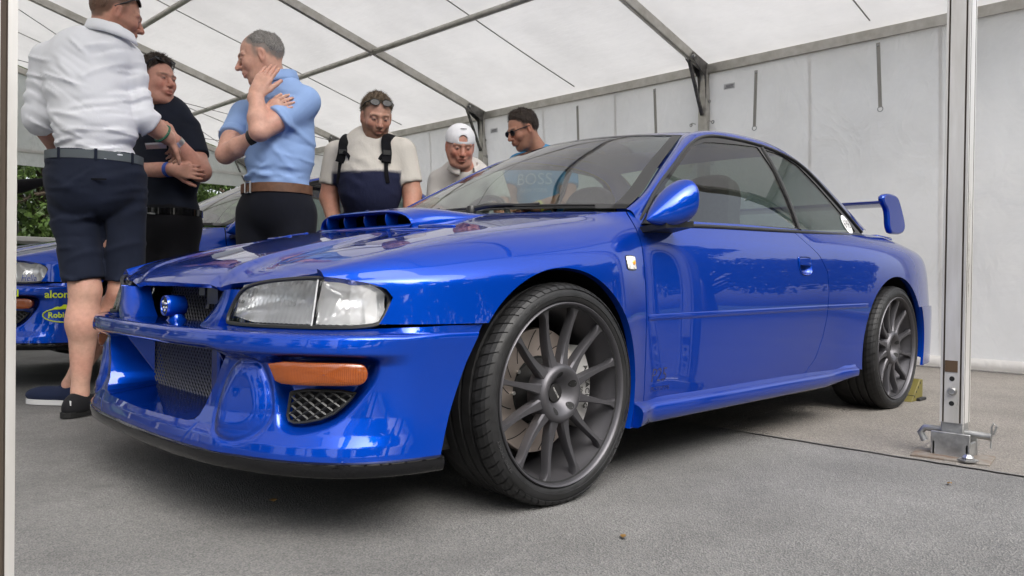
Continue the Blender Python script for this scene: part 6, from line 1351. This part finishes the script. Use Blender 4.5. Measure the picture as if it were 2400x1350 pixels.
# ---- man in white cap
def man_e():
    j = JOINTS['E']; root = person('E', 'man in white polo and backwards white cap leaning over the blue car'); parts = []
    face = fdir(.22, -.84, -.40); hp, Rm = head_part(j, face, (.57, .30, .225), (.22, .13, .09), 1.0, fat=.005, beard=.12, beardc=(.25, .13, .09), red=1.4); parts.append(hp)
    F = field_for([j['el'], j['wl'], j['er'], j['wr']], .16, .009)
    for s_ in 'lr': F.cone(j['s'+s_]*.4+j['e'+s_]*.6, j['e'+s_], .058, .05, .02); F.cone(j['e'+s_], j['w'+s_], .05, .034, .02); hand_prims(F, j['w'+s_], j['w'+s_]-j['e'+s_], fdir(0, 0, -1), 1 if s_ == 'l' else -1, .3)
    V, f = F.mesh(); parts.append((V, f, limb_colors(V, (.52, .28, .20)))); put(skin_obj(parts, None), root)
    # cap worn backwards: dome, band with opening over the forehead
    c = j['head']; F = Field(c-.18, c+.18, .0042); F.ell(c+Rm@np.array([-.016, 0, .042]), (.110, .088, .088), .01, Rm); X = np.meshgrid(*F.ax, indexing='ij', sparse=True); p = [X[i]-c[i] for i in range(3)]; x, y, z = [p[0]*Rm[0, i]+p[1]*Rm[1, i]+p[2]*Rm[2, i] for i in range(3)]
    d = np.maximum(F.D, .030+.10*x-z); d = np.maximum(d, -(np.sqrt((x-.10)**2*.5+y**2+((z-.062)*1.0)**2)-.030)); F.D = np.asarray(d, np.float32); V, f = F.mesh(); cap = put(mkobj('cap', V, f, M_CAP, None, sharp=0), root)
    rows = []
    for (r_, dz) in ((1.0, .0), (1.015, .003), (1.015, .014), (1.0, .017)): rows.append([c+Rm@np.array([-.016+.108*r_*math.cos(a), .087*r_*math.sin(a), .030+.10*(-.016+.108*math.cos(a))+dz-.004]) for a in np.linspace(0, 2*np.pi, 50)])
    m = MB(); m.grid(rows); m.obj('cap_band', M_CAP, cap); cap.children[-1].matrix_parent_inverse = cap.matrix_world.inverted() if False else Matrix.Translation(root.location).inverted() @ Matrix.Translation(root.location)
    pk = np.array([c+Rm@np.array([-.016-.10-.07*math.cos(b)*1., .075*math.sin(b), .03-.012*math.cos(b)]) for b in np.linspace(-np.pi/2, np.pi/2, 20)]); V, f = extr(pk, Rm[:, 2], .006); put(mkobj('cap_peak', V, f, M_CAP, None, smooth=False), root)
    put(MB().tube([c+Rm@np.array([.052, y, .118-.8*y*y]) for y in np.linspace(-.016, .02, 6)], .0022, 5).obj('cap_logo', M_INK, None), root)
    F = field_for([j['sl'], j['sr'], j['neck'], j['pelvis'], j['el'], j['er']], .24, .0125); torso(F, j, (.195, .145), (.19, .155), (.18, .15), .004, side=j['sl']-j['sr'])
    for s_, e_ in (('sl', 'el'), ('sr', 'er')): a, b = j[s_], j[e_]; n = unit(b-a); q = a+n*.17; F.cone(a, b, .072, .068, .03, cut=(q, n))
    F.creases(j['belly'], 22, int(j['head'][2]*1e4), (-.2, .2), (-.2, .3), .005, .012, (.06, .2), (-.9, .9)); V, f = F.mesh(); put(mkobj('polo_shirt', V, f, M_POLOW, None, sharp=0), root); collar(j, Rm, root, M_POLOW, .074, open_=.5, drop=.03)
    F = field_for([j['hipl'], j['hipr'], j['anl'], j['anr'], j['pelvis']+[0, 0, .1]], .2, .018); F.ell(j['pelvis'], (.17, .17, .17), .05); leg_pair(F, j, .10, .08, .07); V, f = F.mesh(); put(mkobj('trousers', V, f, M_TROUS, None, sharp=0), root)
    for s_ in 'lr': shoe(root, j['an'+s_], fdir(.1, -.9), M_DARK, M_DARK)
man_e()
# ---- man with sunglasses behind the windscreen
def man_f():
    j = JOINTS['F']; root = person('F', 'dark-haired man in sunglasses and bright blue T-shirt behind the blue car'); parts = []
    face = fdir(-.80, -.40, -.42); hp, Rm = head_part(j, face, (.45, .23, .155), (.03, .02, .015), 1.02, beard=.5, beardc=(.15, .085, .06), hairc=(.035, .025, .02), hoff=.024, hslope=.8); parts.append(hp)
    F = field_for([j['el'], j['wl'], j['er'], j['wr']], .16, .009)
    for s_ in 'lr': F.cone(j['s'+s_]*.4+j['e'+s_]*.6, j['e'+s_], .058, .05, .02); F.cone(j['e'+s_], j['w'+s_], .05, .034, .02); hand_prims(F, j['w'+s_], fdir(-.95, -.1, -.1), fdir(0, 0, -1), 1 if s_ == 'l' else -1, .3)
    V, f = F.mesh(); parts.append((V, f, limb_colors(V, (.45, .23, .155)))); put(skin_obj(parts, None), root)
    V, f = hair_mesh(j['head'], Rm, 1.02, .008, .80, .024, .003, top=.006); put(hair_obj(V, f, Rm, j['head'], HB, .016), root)
    put(shades(root, j['head'], Rm, 1.02, (.094, 0, .012), 0), root)
    F = field_for([j['sl'], j['sr'], j['neck'], j['pelvis'], j['el'], j['er']], .24, .0125); torso(F, j, (.19, .14), (.175, .145), (.17, .14), .005, side=j['sl']-j['sr'])
    for s_, e_ in (('sl', 'el'), ('sr', 'er')): a, b = j[s_], j[e_]; n = unit(b-a); q = a+n*.19; F.cone(a, b, .072, .070, .03, cut=(q, n))
    F.creases(j['belly'], 22, int(j['head'][2]*1e4), (-.2, .2), (-.2, .3), .005, .012, (.06, .2), (-.9, .9)); V, f = F.mesh(); put(mkobj('tshirt', V, f, M_TEEB, None, sharp=0), root)
    lat = unit((j['sl']-j['sr'])*[1, 1, 0]); fw_ = np.cross(lat, UP); 
    def pj(p): A = V[(np.abs((V-p)@lat) < .02) & (np.abs(V[:, 2]-p[2]) < .02)]; return p if not len(A) else p-fw_*((p-j['chest'])@fw_)+fw_*(((A-j['chest'])@fw_).max()+.003)
    for txt, sz, z in (('BOSS', .105, 1.27), ('NEW YORK', .036, 1.20)):
        o = text_on(txt, sz, j['chest']*[1, 1, 0]+UP*z, lat, UP, fw_, .1, mat('pale_blue_print', (.5, .68, .82), .7), root, project=pj); o.matrix_parent_inverse = Matrix.Translation(root.location).inverted()
    n = unit(j['wl']-j['el']); c = j['el']*.12+j['wl']*.88; u_ = unit(np.cross(n, UP)); v_ = np.cross(n, u_); put(MB().grid([[c+n*t+(u_*math.cos(a)+v_*math.sin(a))*.038 for a in np.linspace(0, 2*np.pi, 24)] for t in (-.012, .012)]).obj('wristband', mat('yellow_wristband', (.75, .68, .08), .5), None), root)
    F = field_for([j['hipl'], j['hipr'], j['anl'], j['anr'], j['pelvis']+[0, 0, .1]], .2, .018); F.ell(j['pelvis'], (.15, .165, .17), .05); leg_pair(F, j, .10, .08, .07); V, f = F.mesh(); put(mkobj('trousers', V, f, M_TROUS, None, sharp=0), root)
    for s_ in 'lr': shoe(root, j['an'+s_], fdir(-.3, -.8), M_DARK, M_DARK)
man_f()
# ------------------------------------------------------------------ second car: same model, raised, with sponsor lettering
def copy_tree(o, parent=None):
    c = o.copy(); COL.objects.link(c); c.parent = parent
    for ch in list(o.children): copy_tree(ch, c)
    return c
CAR2 = copy_tree(CAR); CAR2.location = (-.03, -3.06, .07)
tag(CAR2, 'blue rally car with yellow sponsor lettering on its bumper, parked beyond the men', 'car')
skip = ('emblem_pod', 'number_sticker')
def kill(o):
    for c in list(o.children): kill(c)
    bpy.data.objects.remove(o)
for o in list(CAR2.children):
    if o.name.split('.')[0] in skip: kill(o)
M_YEL = mat('yellow_vinyl', (.62, .78, .02), .4); M_BLUV = mat('blue_vinyl', (.01, .04, .3), .4)
def nose_text(txt, size, s0, z0, d, mtl, name='sponsor_lettering', shear=0, parent=CAR2, off=0):
    V, F = text_mesh(txt, size, shear=shear, offset=off); P_ = np.array([npt(s0+v[0], d(s0+v[0], z0+v[1]) if callable(d) else d, z0+v[1]) for v in V]); return mkobj(name, P_, F, mtl, parent, smooth=False)
bd = lambda s, z: float(bump_d(np.array([s]), np.array([z]))[0])+.003
nose_text('alcon', .052, .985, .452, lambda s, z: bd(s, .455), M_YEL, off=.0012)
nose_text('PIRELLI', .05, .74, .458, lambda s, z: bd(s, .46), M_YEL, off=.0012)
nose_text('Robinson', .040, 1.02, .345, bd, M_YEL, off=.001)
a = np.linspace(0, 2*np.pi, 41); MB().tube([npt(1.02+.10*math.cos(t), bd(1.02+.1*math.cos(t), .345)+.0005, .345+.036*math.sin(t)) for t in a], .003, 5, cap=False).obj('sponsor_oval', M_YEL, CAR2)
wv = smoothpoly([(.955, .373), (.985, .392), (1.0, .386), (1.02, .405), (1.045, .388), (1.085, .378), (1.04, .377)], k=1); mkobj('sponsor_wave', np.array([npt(s, bd(s, z)+.001, z) for s, z in wv]), [tuple(range(len(wv)))], M_YEL, CAR2)
nose_text('Hella', .045, .835, .535, lambda s, z: -.052-.30*(z-.51)+.004, M_BLUV)
V, F = text_mesh('Burns', .085, shear=.2); mkobj('window_lettering', [(-1.15+v[0], -yglass(-1.15+v[0], .965+v[1])-.002, .965+v[1]) for v in V], F, M_INK, CAR2, smooth=False)
V, F = text_mesh('Reid', .085, shear=.2); mkobj('window_lettering', [(-1.12+v[0], -yglass(-1.12+v[0], .885+v[1])-.002, .885+v[1]) for v in V], F, M_INK, CAR2, smooth=False)
MB().tube(curve3([(-1.25, -.2, 1.30), (-1.30, -.2, 1.45), (-1.42, -.2, 1.62)], 10), .003, 5).obj('aerial', M_TRIM, CAR2)

# ------------------------------------------------------------------ folding table with bags behind the cars, at the far left
TB = empty('folding_table', (.3, -6.3, 0), 'white folding table behind the rally car at the left', 'table')
MB().box((0, 0, .95), (1.3, .38, .022)).obj('table_top', mat('table_white', (.7, .69, .67), .5), TB, bevel=.006)
for x in (-1.2, -.4, .5, 1.2):
    for y in (-.3, .3): MB().box((x, y, .465), (.02, .02, .465)).obj('leg', M_GALV, TB)
F = Field((.2, -6.7, .95), (1.2, -5.9, 1.4), .02); F.ell((.62, -6.3, 1.05), (.26, .18, .13), .05); F.ell((.8, -6.25, 1.13), (.12, .12, .10), .05); F.creases(np.array([.6, -6.3, 1.05]), 14, 9, (-.3, .3), (-.1, .2), .02, .03, (.1, .3), (-1, 1)); V, f = F.mesh()
tag(mkobj('jacket', V, f, cloth('grey_jacket', (.25, .235, .21)), None, sharp=0), 'crumpled grey jacket lying on the white folding table', 'jacket')
F = Field((-.5, -6.7, .95), (.5, -5.9, 1.35), .02); F.ell((.0, -6.3, 1.05), (.24, .17, .13), .04); F.ell((-.1, -6.3, 1.12), (.12, .12, .08), .04); V, f = F.mesh()
tag(mkobj('holdall_bag', V, f, cloth('charcoal_nylon', (.02, .02, .022)), None, sharp=0), 'charcoal holdall bag on the white folding table', 'bag')
V, f = gridmesh([[(1.2-2.2*u, -6.9, 1.18+.42*u+.05*v) for u in np.linspace(0, 1, 12)] for v in (0, 1)])
PR = empty('folded_parasol', (.3, -6.95, 0), 'black folded parasol leaning behind the white folding table', 'parasol'); MB().tube(np.linspace((1.3, 0, .9), (-1.3, 0, 1.72), 14), [.03]+[.09]*6+[.07]*4+[.04]*3, 12).obj('parasol_cover', M_BLKC, PR); MB().tube(np.linspace((1.3, 0, .9), (2.2, 0, .05), 4), .02, 8).obj('parasol_pole', M_GALV, PR)

# ------------------------------------------------------------------ trees
M_BARK = mat('bark', (.07, .05, .035), .9, fn=mottle((.05, .035, .025), (.11, .085, .06), 14, (1, 1, .3), .5, .02, 30))
def leaf_fn(c0, c1):
    def fn(t, b):
        oi = N(t, 'ShaderNodeNewGeometry'); t.links.new(ramp(t, oi.outputs['Random Per Island'], [(0, c0), (1, c1)]), b.inputs['Base Color']); b.inputs['Transmission Weight'].default_value = 0
        b.inputs['Subsurface Weight'].default_value = 0
    return fn
M_LEAF = mat('leaves', (.05, .09, .02), .55, fn=leaf_fn((.03, .06, .012), (.085, .14, .03)))
def tree_meshes(seed, H, RW, nl, lsz):
    g = np.random.default_rng(seed); m = MB(); z0 = H*.28
    m.tube([(0, 0, -.1), (.06*g.normal(), .06*g.normal(), z0*.6), (.1*g.normal(), .1*g.normal(), z0*1.2), (.2*g.normal(), .2*g.normal(), H*.75)], [.035*H, .027*H, .02*H, .006*H], 10)
    blobs = []
    for k in range(26):
        a = g.uniform(0, 2*np.pi); zz = g.uniform(z0*.8, H*.95); t = (zz-z0*.8)/(H*.95-z0*.8); rr_ = RW*math.sqrt(max(.06, 1-(2*t-.75)**2*.75))*g.uniform(.35, .9); p = np.array([rr_*math.cos(a), rr_*math.sin(a), zz]); blobs.append((p, g.uniform(.5, 1.)*RW*.36))
        m.tube([(0, 0, zz*.62), p*[.5, .5, .9], p], [.012*H, .007*H, .003*H], 6)
    c = np.array([b[0] for b in blobs]); r_ = np.array([b[1] for b in blobs]); i = g.integers(0, len(blobs), nl); d = g.normal(size=(nl, 3)); d /= np.linalg.norm(d, axis=1)[:, None]; P_ = c[i]+d*(r_[i]*g.uniform(.45, 1.08, nl)**.6)[:, None]*[1, 1, .8]
    u = g.normal(size=(nl, 3)); u /= np.linalg.norm(u, axis=1)[:, None]; v = np.cross(u, d+.3*g.normal(size=(nl, 3))); v /= np.linalg.norm(v, axis=1)[:, None]; s_ = lsz*g.uniform(.6, 1.4, nl)[:, None]
    V = np.stack([P_-u*s_, P_+v*s_*.5, P_+u*s_, P_-v*s_*.5], 1).reshape(-1, 3); F = np.arange(nl*4).reshape(-1, 4); return m, V, F
TR = []
for seed, H, RW, nl, ls in ((1, 8.5, 3.0, 9000, .13), (2, 7.0, 2.6, 8000, .12), (3, 5.0, 2.2, 15000, .065)):
    m, V, F = tree_meshes(seed, H, RW, nl, ls); TR.append((m.obj('trunk', M_BARK, None), mkobj('crown', V, F, M_LEAF, None, smooth=False)))
    for o in TR[-1]: COL.objects.unlink(o)
def tree(kind, x, y, rz, s_, label, group):
    r_ = empty('tree', (x, y, 0), label, 'tree', group, rz); r_.scale = (s_,)*3
    for o in TR[kind]: c = o.copy(); COL.objects.link(c); c.parent = r_
g_ = np.random.default_rng(12)
for (k, x, y) in ((2, -1.5, -15.2), (2, -4.6, -15.0), (2, 1.6, -15.6), (1, -7.5, -16.5), (2, -3.0, -16.8), (1, 4.8, -16.5), (2, .0, -17.5), (1, 8, -15)):
    tree(k, x, y, g_.uniform(0, 6), g_.uniform(.85, 1.1), 'leafy green tree beyond the far open end of the marquee', 'trees beyond the marquee')
for (k, x, y) in ((0, -14, 13), (0, -9, 15), (1, -5, 14), (0, -1, 17), (1, 4, 15), (0, 9, 17), (0, 15, 14), (1, 19, 8), (0, 21, 1), (1, 20, -6), (0, 19, -13), (0, -19, 12), (0, -7, 11.5), (1, -2.5, 11), (0, 1.8, 12), (1, 6.2, 11.2), (0, 11, 12), (0, 15.5, 6.5), (1, -11.5, 10.5)):
    tree(k, x, y, g_.uniform(0, 6), g_.uniform(.85, 1.15), 'tree mirrored in the glass and paint of the blue cars', 'trees in front of the marquee')

# ------------------------------------------------------------------ small things on the ground
CH = empty('wheel_chock', (-2.90, .80, .004), 'olive wheel chock wedged behind the rear wheel of the blue coupe', 'wheel chock')
V, F = extr(np.array([(.10, .055, 0), (-.07, .055, 0), (-.07, .055, .11), (-.03, .055, .115)]), (0, 1, 0), .11); mkobj('chock_body', V, F, mat('olive_rubber', (.13, .11, .025), .6), CH, smooth=False, bevel=.004)
for k in range(4): MB().box((.06-.03*k, 0, .028+.022*k), (.005, .056, .006)).obj('chock_ridge', M_RUB, CH)
MB().box((-.02, .03, .008), (.05, .045, .008)).obj('chock_pad', M_RUB, CH, bevel=.004)
M_DRY = mat('dry_leaf', (.22, .12, .03), .8)
for x, y, rz, lb in ((-1.067, 1.539, .4, 'small dry leaf on the asphalt below the right tent upright'), (.589, .308, 2., 'dark dry leaf on the asphalt in the shadow before the bumper'), (.108, 1.155, 1.1, 'small dry leaf on the asphalt at the bottom, right of the front wheel')):
    o = MB().add([(-.016, 0, .003), (-.004, .007, .008), (.010, .005, .005), (.018, 0, .010), (.010, -.006, .004), (-.004, -.007, .006)], [(0, 5, 4, 3, 2, 1)]).obj('fallen_leaf', M_DRY, None, smooth=False); o.location = (x, y, .002); o.rotation_euler = (0, 0, rz); tag(o, lb, 'leaf', 'fallen leaves')
